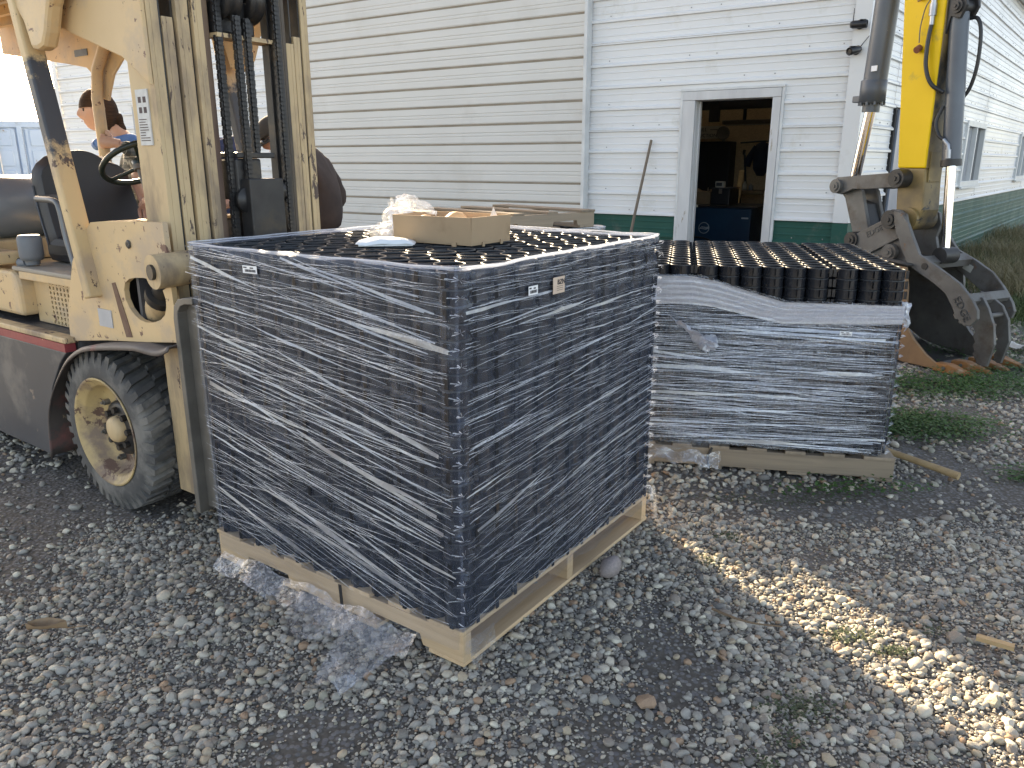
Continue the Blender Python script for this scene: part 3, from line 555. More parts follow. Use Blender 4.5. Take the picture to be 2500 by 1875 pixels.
# ---- stretch film
def film_mat(name, lo, hi, amt, base_f, sc=70., white=(.78, .82, .88)):
    m, nt, bs = base(name); nt.nodes.remove(bs); out = nt.nodes['Material Output']; uv = node(nt, 'ShaderNodeUVMap').outputs[0]
    def streak(sx, sy, shear, off, lo, hi, det=4):
        sep = node(nt, 'ShaderNodeSeparateXYZ'); nt.links.new(uv, sep.inputs[0]); x, y = sep.outputs[0], sep.outputs[1]
        wob = noisetex(nt, uv, 2.2, 2); y2 = mth(nt, 'ADD', mth(nt, 'MULTIPLY_ADD', x, shear, y), mth(nt, 'MULTIPLY', wob, .10))
        cb = node(nt, 'ShaderNodeCombineXYZ'); nt.links.new(mth(nt, 'MULTIPLY', x, sx), cb.inputs[0]); nt.links.new(mth(nt, 'MULTIPLY', y2, sy), cb.inputs[1]); cb.inputs[2].default_value = off
        n_ = noisetex(nt, cb.outputs[0], 1.0, det, .6); return n_, ramp(nt, [(lo, 0.), (hi, 1.)], n_).outputs[0]
    n1, s1 = streak(1.6, sc, 0, 0, lo, hi); n2, s2 = streak(2.4, sc*1.5, .10, 5, lo+.02, hi+.02); n3, s3 = streak(3, sc*.55, -.06, 9, lo+.05, hi+.06, 6)
    patch = ramp(nt, [(.38, .25), (.62, 1.)], noisetex(nt, uv, 3.1, 3)).outputs[0]
    st = mth(nt, 'MULTIPLY', mth(nt, 'MAXIMUM', mth(nt, 'MAXIMUM', s1, s2), s3), patch)  # pale streaks put the pleats' sky reflection into the film colour
    fac = mth(nt, 'MULTIPLY_ADD', st, amt, base_f)
    bp = node(nt, 'ShaderNodeBump'); bp.inputs['Strength'].default_value = .55; bp.inputs['Distance'].default_value = .006; nt.links.new(mth(nt, 'ADD', n1, n3), bp.inputs['Height'])
    gl = node(nt, 'ShaderNodeBsdfGlossy'); gl.inputs['Roughness'].default_value = .2; gl.inputs['Color'].default_value = (.8, .88, 1, 1); nt.links.new(bp.outputs[0], gl.inputs['Normal'])
    df = node(nt, 'ShaderNodeBsdfDiffuse'); df.inputs['Color'].default_value = rgba(white); tl = node(nt, 'ShaderNodeBsdfTranslucent'); tl.inputs['Color'].default_value = rgba(white)
    m1 = node(nt, 'ShaderNodeMixShader'); m1.inputs[0].default_value = .35; nt.links.new(df.outputs[0], m1.inputs[1]); nt.links.new(tl.outputs[0], m1.inputs[2])
    m2 = node(nt, 'ShaderNodeMixShader'); m2.inputs[0].default_value = .45; nt.links.new(m1.outputs[0], m2.inputs[1]); nt.links.new(gl.outputs[0], m2.inputs[2])
    tr = node(nt, 'ShaderNodeBsdfTransparent'); tr.inputs['Color'].default_value = (.97, .98, 1, 1)
    m3 = node(nt, 'ShaderNodeMixShader'); nt.links.new(fac, m3.inputs[0]); nt.links.new(tr.outputs[0], m3.inputs[1]); nt.links.new(m2.outputs[0], m3.inputs[2]); nt.links.new(m3.outputs[0], out.inputs['Surface'])
    return m
FILM_A = film_mat('stretch_film', .59, .75, .36, .085, 62., (.52, .64, .88)); FILM_B = film_mat('stretch_film_heavy', .53, .70, .55, .08, 48., (.72, .77, .86))
def plain_film(name, fac, white=(.8, .84, .9), rough=.18, cr=25., gls=.5, ca=.35):
    m, nt, bs = base(name); nt.nodes.remove(bs); out = nt.nodes['Material Output']; v = coords(nt)
    n_ = noisetex(nt, v, cr, 5, .6, 1.2); ri = mth(nt, 'ABSOLUTE', mth(nt, 'SUBTRACT', n_, .5)); cre = ramp(nt, [(0, 1.), (.035, 0.)], ri).outputs[0]
    bp = node(nt, 'ShaderNodeBump'); bp.inputs['Strength'].default_value = .6; bp.inputs['Distance'].default_value = .01; nt.links.new(n_, bp.inputs['Height'])
    gl = node(nt, 'ShaderNodeBsdfGlossy'); gl.inputs['Roughness'].default_value = rough; nt.links.new(bp.outputs[0], gl.inputs['Normal'])
    df = node(nt, 'ShaderNodeBsdfDiffuse'); df.inputs['Color'].default_value = rgba(white); tl = node(nt, 'ShaderNodeBsdfTranslucent'); tl.inputs['Color'].default_value = rgba(white)
    m1 = node(nt, 'ShaderNodeMixShader'); m1.inputs[0].default_value = .4; nt.links.new(df.outputs[0], m1.inputs[1]); nt.links.new(tl.outputs[0], m1.inputs[2])
    m2 = node(nt, 'ShaderNodeMixShader'); m2.inputs[0].default_value = gls; nt.links.new(m1.outputs[0], m2.inputs[1]); nt.links.new(gl.outputs[0], m2.inputs[2])
    tr = node(nt, 'ShaderNodeBsdfTransparent'); tr.inputs['Color'].default_value = (.97, .98, 1, 1); m3 = node(nt, 'ShaderNodeMixShader')
    nt.links.new(mth(nt, 'MULTIPLY_ADD', cre, ca, fac), m3.inputs[0]); nt.links.new(tr.outputs[0], m3.inputs[1]); nt.links.new(m2.outputs[0], m3.inputs[2]); nt.links.new(m3.outputs[0], out.inputs['Surface']); return m
FOLD = plain_film('film_fold', .36, (.64, .73, .88), .28, 9, .55, .08); FOLD_THIN = plain_film('film_crease', .38, (.66, .74, .88), .3, 40); CRUMPLE = plain_film('crumpled_film', .17, (.85, .88, .92), .10, 26, .6); WHITEF = plain_film('dense_film', .75, (.84, .86, .9), .3, 18, .25)  # pale bluish fold colours carry sky reflection on the pleats
GATHER = plain_film('gathered_film_look', .5, (.74, .80, .90), .3, 22, .4, .1)
CRUMPLE2 = plain_film('hanging_film', .26, (.85, .88, .92), .10, 20, .6)
def perim(su, sv, rad, off, step=.03):
    """counter-clockwise loop from (0,sv) down to (0,0), (su,0), (su,sv): pts (x, y, s, face)"""
    pts = []; c = [(0, sv), (0, 0), (su, 0), (su, sv)]; s = 0
    for f in range(4):
        a = Vector(c[f]); b = Vector(c[(f+1) % 4]); L_ = (b-a).length; d = (b-a)/L_; n_ = Vector((d.y, -d.x)); k = int(L_/step)
        for i in range(k+1):
            t = i/k*L_; e = min(t, L_-t); o_ = off-(rad-math.sqrt(max(0, rad*rad-(rad-e)**2)) if e < rad else 0)
            q = a+d*t+n_*o_; pts.append((q.x, q.y, s+t, f))
        s += L_
    return pts
def film_shell(name, parent, PX, zb, zt, m, slope, off=.012, lip=None):
    """zb(s,f), zt(s,f): lower and upper edge"""
    pp = perim(PX['su'], PX['sv'], .018, off); rows_ = 46; vs = []; uvs = []; n_ = len(pp); cx, cy = PX['su']/2, PX['sv']/2
    for i in range(rows_+1+(2 if lip else 0)):
        for (x, y, s, f) in pp:
            a, b = zb(s, f), zt(s, f); k = min(i, rows_)/rows_; z = a+(b-a)*k; sl_ = slope[f]
            w_ = .0045*nz(s*1.3, (z+sl_*s)*22, 2)+.004*nz(s*5, z*6, 8); q = Vector((x-cx, y-cy)); q *= 1+w_/.6
            if i > rows_: t_ = (i-rows_); q *= 1-lip[0]*t_/.6; z += (-lip[1] if t_ == 2 else .003)+.004*nz(s*9, t_, 4)
            vs.append((q.x+cx, q.y+cy, z)); uvs.append((s, z+sl_*s+(.02*i if i > rows_ else 0)))
    R_ = len(vs)//n_; fs = [(i*n_+j, i*n_+(j+1) % n_, (i+1)*n_+(j+1) % n_, (i+1)*n_+j) for i in range(R_-1) for j in range(n_)]
    me = bpy.data.meshes.new(name); me.from_pydata(vs, [], fs); me.polygons.foreach_set('use_smooth', [True]*len(fs)); ul = me.uv_layers.new(name='UVMap')
    lp = np.zeros(len(me.loops), np.int32); me.loops.foreach_get('vertex_index', lp); ul.data.foreach_set('uv', np.array(uvs, np.float32)[lp].ravel()); me.materials.append(m)
    return link(name, me, parent)
def face_pt(PX, f, s, z, out):
    su, sv = PX['su'], PX['sv']
    return [(-out, sv-s, z), (s, -out, z), (su+out, s, z), (su-s, sv+out, z)][f]
def folds(parent, PX, spec, m, name, seed, zlo, zhi, clip=True):
    """long narrow pleats of film: spec list of (face, count, width lo, hi, length lo, hi, slope lo, hi)"""
    mb = MB(); r = random.Random(seed); su, sv = PX['su'], PX['sv']
    for f, cnt, w0, w1, l0, l1, a0, a1 in spec:
        Lf = sv if f in (0, 2) else su
        for _ in range(cnt):
            zc = r.uniform(zlo, zhi); sc_ = r.uniform(0, Lf); ln = r.uniform(l0, l1); hi_t = (zc-zlo)/(zhi-zlo); sl_ = a0+(a1-a0)*(1-hi_t)*r.uniform(.5, 1.1)+r.gauss(0, .03); wd = w0+(w1-w0)*r.random()**3
            n_ = 9; up = []; dn = []; ph = r.uniform(0, 6); cv = r.gauss(0, .012)
            for k in range(n_+1):
                t = k/n_; s = sc_+(t-.5)*ln; z = zc+sl_*(t-.5)*ln+cv*(t-.5)**2*4*ln+.0012*math.sin(ph+t*17)
                ww = wd*(math.sin(math.pi*min(max(t, .02), .98))**.6)*(.75+.35*math.sin(ph*2+t*9)); o_ = .0165+.0012*math.sin(ph+t*5)
                if s < .004 or s > Lf-.004 or z < zlo-.02 or z > zhi+.005: continue
                up.append(face_pt(PX, f, s, z+ww/2, o_)); dn.append(face_pt(PX, f, s, z-ww/2, o_+.35*min(ww, .006)))
            if len(up) < 3: continue
            q = len(up); mb.add(up+dn, [(i, i+1, q+i+1, q+i) for i in range(q-1)], True)
    return mb.build(name, m, parent, fix=False, kind='stuff')
def edge_pinches(parent, PX, corners, z0, nl, seed, m):
    mb = MB(); r = random.Random(seed); su, sv = PX['su'], PX['sv']
    for (cx, cy, ox, oy) in corners:
        for k in range(nl):
            z = z0+(k+.55)*LAYER; tip = Vector((cx+ox*.026, cy+oy*.026, z+.004))
            for q in range(7):
                a = 2*math.pi*q/7+r.uniform(-.5, .5); rad = r.uniform(.006, .03)*(.6+.8*abs(nz(k*.7, q*3.1))); side = Vector((-oy, ox, 0)); b = Vector((cx+ox*.008, cy+oy*.008, z))+side*math.cos(a)*rad*1.6+Vector((0, 0, math.sin(a)*rad*.55)); c = b+Vector((0, 0, .003))+side*.002
                mb.add([tip, b, c], [(0, 1, 2)])
    return mb.build('pinched_film', FOLD_THIN, parent, fix=False, kind='stuff')
TOPA = .1215+23*LAYER; TOPB = .1215+19*LAYER
fa = thing('stretch_wrap', 'clear stretch film wound round the tall stack under the cardboard tray', 'stretch film', PA['o'], PA['a'], 'stretch film round the stacks')
def zbA(s, f):
    if f == 0: return .052+.012*nz(s*6, 1)+.02*nz(s*2, 4)
    if f == 1: t = s-PA['sv']; return .085+.02*nz(s*7, 2)-.045*math.exp(-(t/.10)**2)+.012*nz(s*19, 3)
    return .10+.02*nz(s*7, 2)
def ztA(s, f): return TOPA+.006+.006*nz(s*4, 3)
film_shell('film_sheet', fa, PA, zbA, ztA, FILM_A, [.20, -.10, 0, 0], lip=(.028, .006))
folds(fa, PA, [(0, 300, .0010, .0034, .10, .95, -.05, -.30), (0, 150, .001, .003, .1, .5, .0, .02), (1, 300, .0010, .0032, .08, .8, -.02, .20), (1, 170, .001, .003, .1, .4, .0, -.04), (2, 60, .0015, .004, .1, .6, 0, .1), (3, 60, .0015, .004, .1, .6, 0, .1)], FOLD_THIN, 'film_creases', 11, .14, TOPA)
folds(fa, PA, [(0, 22, .004, .019, .35, 1.1, -.08, -.27), (1, 18, .004, .011, .2, .8, .0, .18), (0, 18, .005, .020, .3, .9, -.18, -.30)], FOLD, 'film_bands', 23, .13, TOPA)
edge_pinches(fa, PA, [(0, 0, -.5, -.85), (PA['su'], 0, .9, -.3)], .1215, 23, 5, FOLD)
# rolled top rim of the film
def rim(parent, PX, top, m, rad=.006, seed=1, faces=(0, 1, 2, 3)):
    for q in range(2):
        pts = [(x, y, top(s, f)+.003+.005*nz(s*7, q*5+seed)-.006*q) for (x, y, s, f) in perim(PX['su'], PX['sv'], .018, .010-.012*q, .04) if f in faces]
        MB().tube(pts+([pts[0]] if len(faces) == 4 else []), [rad*(.7+.5*abs(nz(i*.6, q, seed))) for i in range(len(pts)+(1 if len(faces) == 4 else 0))], 6, False).build('rolled_edge', m, parent)
rim(fa, PA, ztA, GATHER, .0042)
fb = thing('stretch_wrap', 'cloudy stretch film pulled down on the shorter stack beside the bucket', 'stretch film', PB['o'], PB['a'], 'stretch film round the stacks')
SB = PB['sv']
def ztB(s, f):
    if f == 0: return TOPB-.045
    if f == 1:
        t = (s-SB)/PB['su']; top = TOPB-.045-.105*min(max((t-.28)/.32, 0), 1); return top+.006*nz(s*5, 2)
    if f == 2: return TOPB-.15-.02*nz(s*4, 1)
    return TOPB-.1
def zbB(s, f):
    t = (s-SB)/PB['su']; return (.128 if f != 1 else .128-.10*max(0, 1-t/.40))+.008*nz(s*9, 5)
film_shell('film_sheet', fb, PB, zbB, ztB, FILM_B, [0, .02, 0, 0])
folds(fb, PB, [(1, 300, .0015, .005, .15, 1.1, -.01, .05), (1, 160, .001, .004, .1, .8, -.05, .02), (2, 160, .0015, .005, .1, .6, 0, .06)], FOLD_THIN, 'film_creases', 31, .14, TOPB-.17)
folds(fb, PB, [(1, 46, .005, .018, .4, 1.15, -.02, .02)], FOLD, 'film_bands', 37, .14, TOPB-.19)
# broad cloudy bands at the top of the shorter stack's film
mb = MB(); r = random.Random(9)
for k in range(30):
    a = k/29; n_ = 12; up = []; dn = []
    for i in range(n_+1):
        t = i/n_; s = t*PB['su']*.998; ya = TOPB-.05-.13*a*(1-t)-(.105*min(max((t-.28)/.3, 0), 1))*(1-a*.1)-.14*a*t*.55; w_ = .012+.004*math.sin(k*3+t*2); up.append(face_pt(PB, 1, s, ya, .019+.002*math.sin(k+t*3))); dn.append(face_pt(PB, 1, s, ya-w_, .0185))
    q = n_+1; mb.add(up+dn, [(i, i+1, q+i+1, q+i) for i in range(n_)], True)
mb.build('gathered_film', GATHER, fb, fix=False, kind='stuff')
edge_pinches(fb, PB, [(PB['su'], 0, .9, -.4)], .1215, 15, 6, FOLD)
# crumpled pieces
def crumple(name, m, parent, fn, nu, nv, seed, amp, fr=9.):
    vs = []
    for i in range(nu+1):
        for j in range(nv+1):
            p_ = Vector(fn(i/nu, j/nv)); d = Vector((nz(p_.x, p_.y, p_.z+seed, fr), nz(p_.y+7, p_.z, p_.x+seed, fr), nz(p_.z+3, p_.x, p_.y+seed, fr)))+.5*Vector((nz(p_.x, p_.y, p_.z+seed, fr*3), nz(p_.y+7, p_.z, p_.x+seed, fr*3), nz(p_.z+3, p_.x, p_.y+seed, fr*3))); vs.append(p_+d*amp)
    k = nv+1; return MB().add(vs, [(i*k+j, i*k+j+1, (i+1)*k+j+1, (i+1)*k+j) for i in range(nu) for j in range(nv)], True).build(name, m, parent, fix=False)
# torn skirt along the lower edge of the near pallet (local frame of the film: x=0 face, y from sv to 0)
def skirt(u, v_):
    s = .06+u*.95; dep = .03+.06*abs(nz(s*5, 2))+.02*math.sin(u*3.1)
    return (-.02-v_*(.03+dep*.75), PA['sv']-s, .062-v_*.05-.012*math.sin(u*22))
crumple('torn_skirt', CRUMPLE, fa, skirt, 110, 12, 3, .009, 11)
def tail(u, v_):
    s = .66+.30*u-(.08*v_*(1-2*u)*.9); w_ = 1-.62*v_; s = .885+(u-.5)*.27*w_+.035*v_
    return (-.045-v_*.255, PA['sv']-s, .045-.035*v_+.012*math.sin(u*7+v_*3)+.012*math.sin(u*3.14))
crumple('hanging_tail', CRUMPLE2, fa, tail, 30, 30, 8, .007, 9)
def tail2(u, v_): return (-.04-v_*.16*(.4+.6*math.sin(u*3.0)), PA['sv']-(.52+.26*u), .05-.03*v_)
crumple('hanging_flap', CRUMPLE, fa, tail2, 30, 14, 5, .007, 10)
def cornerflap(u, v_): return (u*.12+.0, -.022-.012*v_, .10-v_*(.075+.02*nz(u*9, 2)))
crumple('corner_flap', CRUMPLE, fa, cornerflap, 10, 6, 4, .004, 20)
def farflap(u, v_): return (PA['su']+.01-.05*u, -.03-.02*v_, .16-.13*v_)
crumple('corner_flap', CRUMPLE, fa, farflap, 8, 10, 6, .012, 20)
def knot(u, v_):
    q = .02+.075*v_; a = u*6.28*.9; return (.20+.17*v_+.022*v_*math.sin(a), -.05-.03*v_*(1+math.cos(a)), .76-.12*v_+.03*v_*math.cos(a))
crumple('film_tail', GATHER, fb, knot, 26, 30, 7, .016, 26)
def knot2(u, v_): a = u*6.28; b = v_*3.14; return (.385+.035*math.sin(b)*math.cos(a), -.05+.035*math.cos(b), .635+.03*math.sin(b)*math.sin(a))
crumple('film_knot', GATHER, fb, knot2, 34, 26, 9, .026, 38)
def cornerbunch(u, v_): return (PB['su']+.012+.012*math.sin(u*9), -.02+.06*u, TOPB-.14-v_*(.13-.05*u))
crumple('film_bunch', GATHER, fb, cornerbunch, 16, 22, 2, .014, 26)
def lowflap(u, v_): return (.02+.46*u, -.03-.03*v_, .09-.07*v_*(.4+.6*u)+.01*math.sin(u*20))
crumple('torn_skirt', CRUMPLE, fb, lowflap, 30, 6, 12, .012, 18)
# strap on both pallets
STRAP = mat('black_strap', (.02, .02, .022), None, 30, .45)
MB().bar((-.0175, .50, .118), (-.0175, .495, .03), .014, .0015, (1, 0, 0)).build('strap', STRAP, fa); MB().tube(smoothcurve([(.44, -.012, .11), (.425, -.02, .07), (.425, -.02, .03), (.44, -.012, .005)]), .006, 6).build('strap', STRAP, fb)
# ---- stickers
PAPER = mat('label_paper', (.78, .79, .8), (.72, .73, .75), 20, .6, bmp=.05); INK = mat('label_ink', (.03, .03, .035), None, 9, .7); KRAFT = mat('kraft_label', (.62, .48, .38), (.55, .42, .33), 25, .7, bmp=.05)
def sticker(PX, f, s, z, w_, h_, tilt, m, label, deco, flip=False):
    o_ = Vector(face_pt(PX, f, s, z, .0205)); q = Matrix.Rotation(PX['a'], 3, 'Z'); loc = PX['o']+q @ o_; rz = PX['a']+(-math.pi/2 if f == 0 else 0)
    t = MB().b2((-w_/2, -.0004, -h_/2), (w_/2, .0004, h_/2)).build('label', m); tag(t, label, 'label', None); t.location = loc; t.rotation_euler = (0, tilt, rz); deco(t)
def barcode(t, w_, h_):
    mb = MB(); x = -w_*.34; r = random.Random(5)
    while x < w_*.40: k = r.choice((.0008, .0014, .002)); mb.b2((x, -.0009, -h_*.32), (x+k, -.0005, h_*.02)); x += k+r.choice((.0009, .0014))
    mb.build('bar_code', INK, t, kind='stuff'); MB().b2((-w_*.44, -.0009, h_*.18), (-w_*.2, -.0005, h_*.34)).build('printed_block', INK, t); MB().b2((w_*.02, -.0009, h_*.14), (w_*.26, -.0005, h_*.30)).build('printed_block', INK, t)
sticker(PA, 0, .36, 1.118, .070, .024, -.02, PAPER, 'white bar code sticker low on the film beside the forklift mast', lambda t: barcode(t, .07, .024))
sticker(PA, 1, .325, 1.085, .048, .026, .0, PAPER, 'small white bar code sticker beside the tan BZN label', lambda t: barcode(t, .048, .026))
def bzn(t):
    tm = text_mesh('BZN', .022); tm.materials.append(INK); o = link('lettering', tm, t); o.location = (.012, -.0012, .009); o.rotation_euler = (math.pi/2, 0, 0)
    for z in (-.004, -.010, -.016): MB().b2((-.012, -.0009, z), (.024, -.0005, z+.0012)).build('printed_line', INK, t)
sticker(PA, 1, .465, 1.083, .066, .050, .0, KRAFT, 'tan label hand-lettered BZN on the wrapped stack', bzn)
sticker(PB, 1, .985, .70, .052, .02, .03, PAPER, 'white bar code sticker on the cloudy film near the bucket', lambda t: barcode(t, .052, .02))

# ---- cardboard tray and plastic on the near stack
CARD = mat('corrugated_card', (.40, .275, .17), (.35, .24, .15), 5, .78, bmp=.1, bscale=30, dirt=((.30, .2, .12), .08, 7))
tr_ = thing('cardboard_tray', 'open brown cardboard tray on top of the tall wrapped stack', 'cardboard tray', (-.135, 2.614, TOPA+.001), math.atan2(.198, .127))
W_, D_, H_ = .235, .335, .088
def wall(name, a, b, h, t_=.004, lean=.004):
    a, b = Vector(a), Vector(b); d = (b-a).normalized(); n_ = Vector((d.y, -d.x, 0)); up = Vector((0, 0, h))
    vs = [a, b, b+n_*lean+up, a+n_*lean+up]; vs += [v-n_*t_ for v in vs]
    return MB().add(vs, [(0, 1, 2, 3), (7, 6, 5, 4), (0, 4, 5, 1), (1, 5, 6, 2), (2, 6, 7, 3), (3, 7, 4, 0)]).build(name, CARD, tr_)
wall('tray_side', (0, 0, .006), (W_, 0, .006), H_); wall('tray_side', (W_, 0, .006), (W_, D_, .006), H_); wall('tray_side', (W_, D_, .006), (0, D_, .006), H_); wall('tray_side', (0, D_, .006), (0, 0, .006), H_)
MB().b2((0, 0, .002), (W_, D_, .0055)).build('tray_bottom', CARD, tr_)
for x, y, w_, d in ((.06, -.0015, .012, .004), (.17, -.0015, .012, .004)): MB().b2((x, y-d, -.004), (x+w_, y, .012)).build('tray_tab', CARD, tr_)
for y in (.06, .24): MB().b2((-.0055, y, -.004), (-.0015, y+.018, .012)).build('tray_tab', CARD, tr_)
def inst(o, p_, rz=0): q = Matrix.Rotation(math.atan2(.198, .127), 3, 'Z') @ Vector(p_); o.location = Vector((-.135, 2.614, TOPA+.001))+q; o.rotation_euler = (0, 0, rz); return o
BUN = mat('baked_crust', (.58, .30, .12), (.72, .47, .26), 12, .6, bscale=60)
def bun(p_, r0, label):
    mb = MB().lathe([(0, .0), (.0, r0*.7), (r0*.25, r0), (r0*.6, r0*.9), (r0*.95, r0*.5), (r0*1.05, 0)], (0, 0, 0), (0, 0, 1), 18); mb.v = [(x*(1+.08*nz(x*40, y*40, z*40)), y*(1+.08*nz(y*40, x*40, z*30)), z) for x, y, z in mb.v]; tag(inst(mb.build('bread_roll', BUN), p_), label, 'bread roll')
bun((.12, .15, .0605), .042, 'golden bread roll showing over the tray rim, the larger one'); bun((.09, .26, .0605), .030, 'pale bread roll low at the crumpled film end of the tray')
pf = MB().b2((.04, .06, .0), (.2, .30, .053)).build('napkin_stack', mat('paper_white', (.7, .68, .64), None, 15, .8)); tag(inst(pf, (0, 0, .0065), math.atan2(.198, .127)), 'stack of white napkins lying inside the cardboard tray', 'napkins')
tp = MB().add([(0, 0, 0), (.05, 0, 0), (.02, .004, .06), (.0, .012, 0), (.05, .014, 0)], [(0, 1, 2), (3, 2, 4), (0, 2, 3), (1, 4, 2)]).build('paper_napkin', MATS['paper_white']); tag(inst(tp, (.165, .04, .0605), .6), 'pointed white paper corner sticking out of the tray', 'paper')
# clear crumpled film beside the tray and a white folded bag
cf = thing('crumpled_film', 'clump of clear crumpled plastic film at the tray end', 'plastic film', (-.435, 2.925, TOPA), 0)
def clump(u, v_):
    a = u*6.28; b = v_*3.14; r0 = .05+.012*math.sin(a*3); z = .14-.14*v_; w_ = r0*(.55+.9*v_**1.5)
    return (w_*math.cos(a)*1.15+.025*(1-v_), w_*math.sin(a)+.05*v_*0, max(z, .004))
crumple('film_clump', CRUMPLE2, cf, clump, 30, 22, 3, .026, 22); crumple('film_clump', CRUMPLE2, cf, lambda u, v_: tuple(.8*c for c in clump(u, v_)), 26, 18, 11, .03, 25)
crumple('film_wisp', CRUMPLE2, cf, lambda u, v_: (.02+.13*u, -.03+.06*v_, .135-.05*u*u+.02*math.sin(v_*6)), 14, 8, 4, .016, 25)
crumple('film_wisp', CRUMPLE2, cf, lambda u, v_: (-.10+.30*u, -.14+.10*v_, .016+.015*math.sin(u*9)), 22, 8, 6, .016, 25)
bg = thing('plastic_bag', 'flat folded white plastic bag beside the crumpled film', 'plastic bag', (-.425, 2.66, TOPA+.002), .12)
def bagf(u, v_): e = math.sin(math.pi*u)**.35*math.sin(math.pi*v_)**.35; return (-.10+.20*u, -.045+.10*v_, .006+.020*e)
crumple('bag_sheet', mat('white_plastic', (.74, .77, .78), (.68, .72, .74), 12, .35, bmp=.1), bg, bagf, 18, 12, 2, .006, 18); MB().b2((-.09, -.038, 0), (.09, .045, .006)).build('bag_fold', MATS['white_plastic'], bg)
# ---- third stack and the weathered pallet on it
PC = dict(o=Vector((-.25, 4.95, 0)), a=.70, su=1.2163, sv=1.1, h=.8)
zt3 = .1215+19*LAYER
pallet('weathered pallet under the far wrapped stack behind the tray', (*PC['o'].xy, 0), PC['a'], PC['su'], PC['sv'], 'y', GREYW_Y, GREYW)
stack(dict(PC), 19, 'far stack below the loose pallet', 'paver grids in the far stack')
fc = thing('stretch_wrap', 'clear stretch film round the far stack below the loose pallet', 'stretch film', PC['o'], PC['a'], 'stretch film round the stacks')
film_shell('film_sheet', fc, PC, lambda s, f: .1, lambda s, f: zt3+.004+.006*nz(s*4, 3), FILM_B, [0, 0, 0, 0], lip=(.028, .006)); rim(fc, PC, lambda s, f: zt3+.004+.006*nz(s*4, 3), WHITEF, .006, 4)
pallet('loose weathered pallet lying on the far wrapped stack', (-.26, 4.92, zt3+.014), .70, 1.1, .98, 'x', GREYW, GREYW_Y, nb=4)
# ================================================================ forklift
YEL = mat('faded_yellow_paint', (.63, .44, .24), (.57, .39, .21), 3, .55, bmp=.08, bscale=25, chips=((.17, .085, .06), .19, 17), dirt=((.46, .34, .23), .36, 4))
YELW = mat('worn_yellow_paint', (.58, .42, .24), (.47, .33, .19), 6, .6, stretch=(1, 1, .3), bmp=.12, bscale=40, chips=((.10, .065, .05), .30, 13), dirt=((.26, .19, .13), .42, 6))
DKPAINT = mat('grey_black_paint', (.040, .045, .055), (.065, .068, .075), 3, .5, bmp=.06, chips=((.20, .16, .13), .03, 9), dirt=((.13, .125, .12), .25, 3.5))
GREASE = mat('greasy_steel', (.022, .022, .024), (.045, .043, .042), 12, .42, .3, bmp=.2, bscale=50, dirt=((.07, .055, .04), .2, 7))
BARE = mat('worn_steel', (.20, .185, .165), (.13, .12, .105), 9, .55, .5, bmp=.15, chips=((.10, .06, .04), .12, 10))
RUB = mat('tyre_rubber', (.05, .05, .051), (.085, .083, .08), 8, .8, bmp=.25, bscale=45, dirt=((.17, .16, .145), .42, 6))
RED = mat('faded_red_stripe', (.30, .045, .05), (.24, .04, .045), 6, .5, chips=((.5, .36, .18), .06, 16))
VIN = mat('black_vinyl', (.016, .018, .022), (.026, .028, .032), 5, .5, bmp=.12, bscale=90)
TANKG = mat('tank_grey', (.24, .27, .30), (.19, .215, .245), 4, .35, .3, bmp=.05)
HOSE = mat('black_hose', (.014, .014, .015), (.024, .024, .025), 30, .45, bmp=.1)
FO = PA['o']+Matrix.Rotation(PA['a'], 3, 'Z') @ Vector((0, 1.18, 0))
fk = thing('forklift', 'old faded yellow forklift with tall mast beside the wrapped stack', 'forklift', FO, PA['a']-math.pi/2)
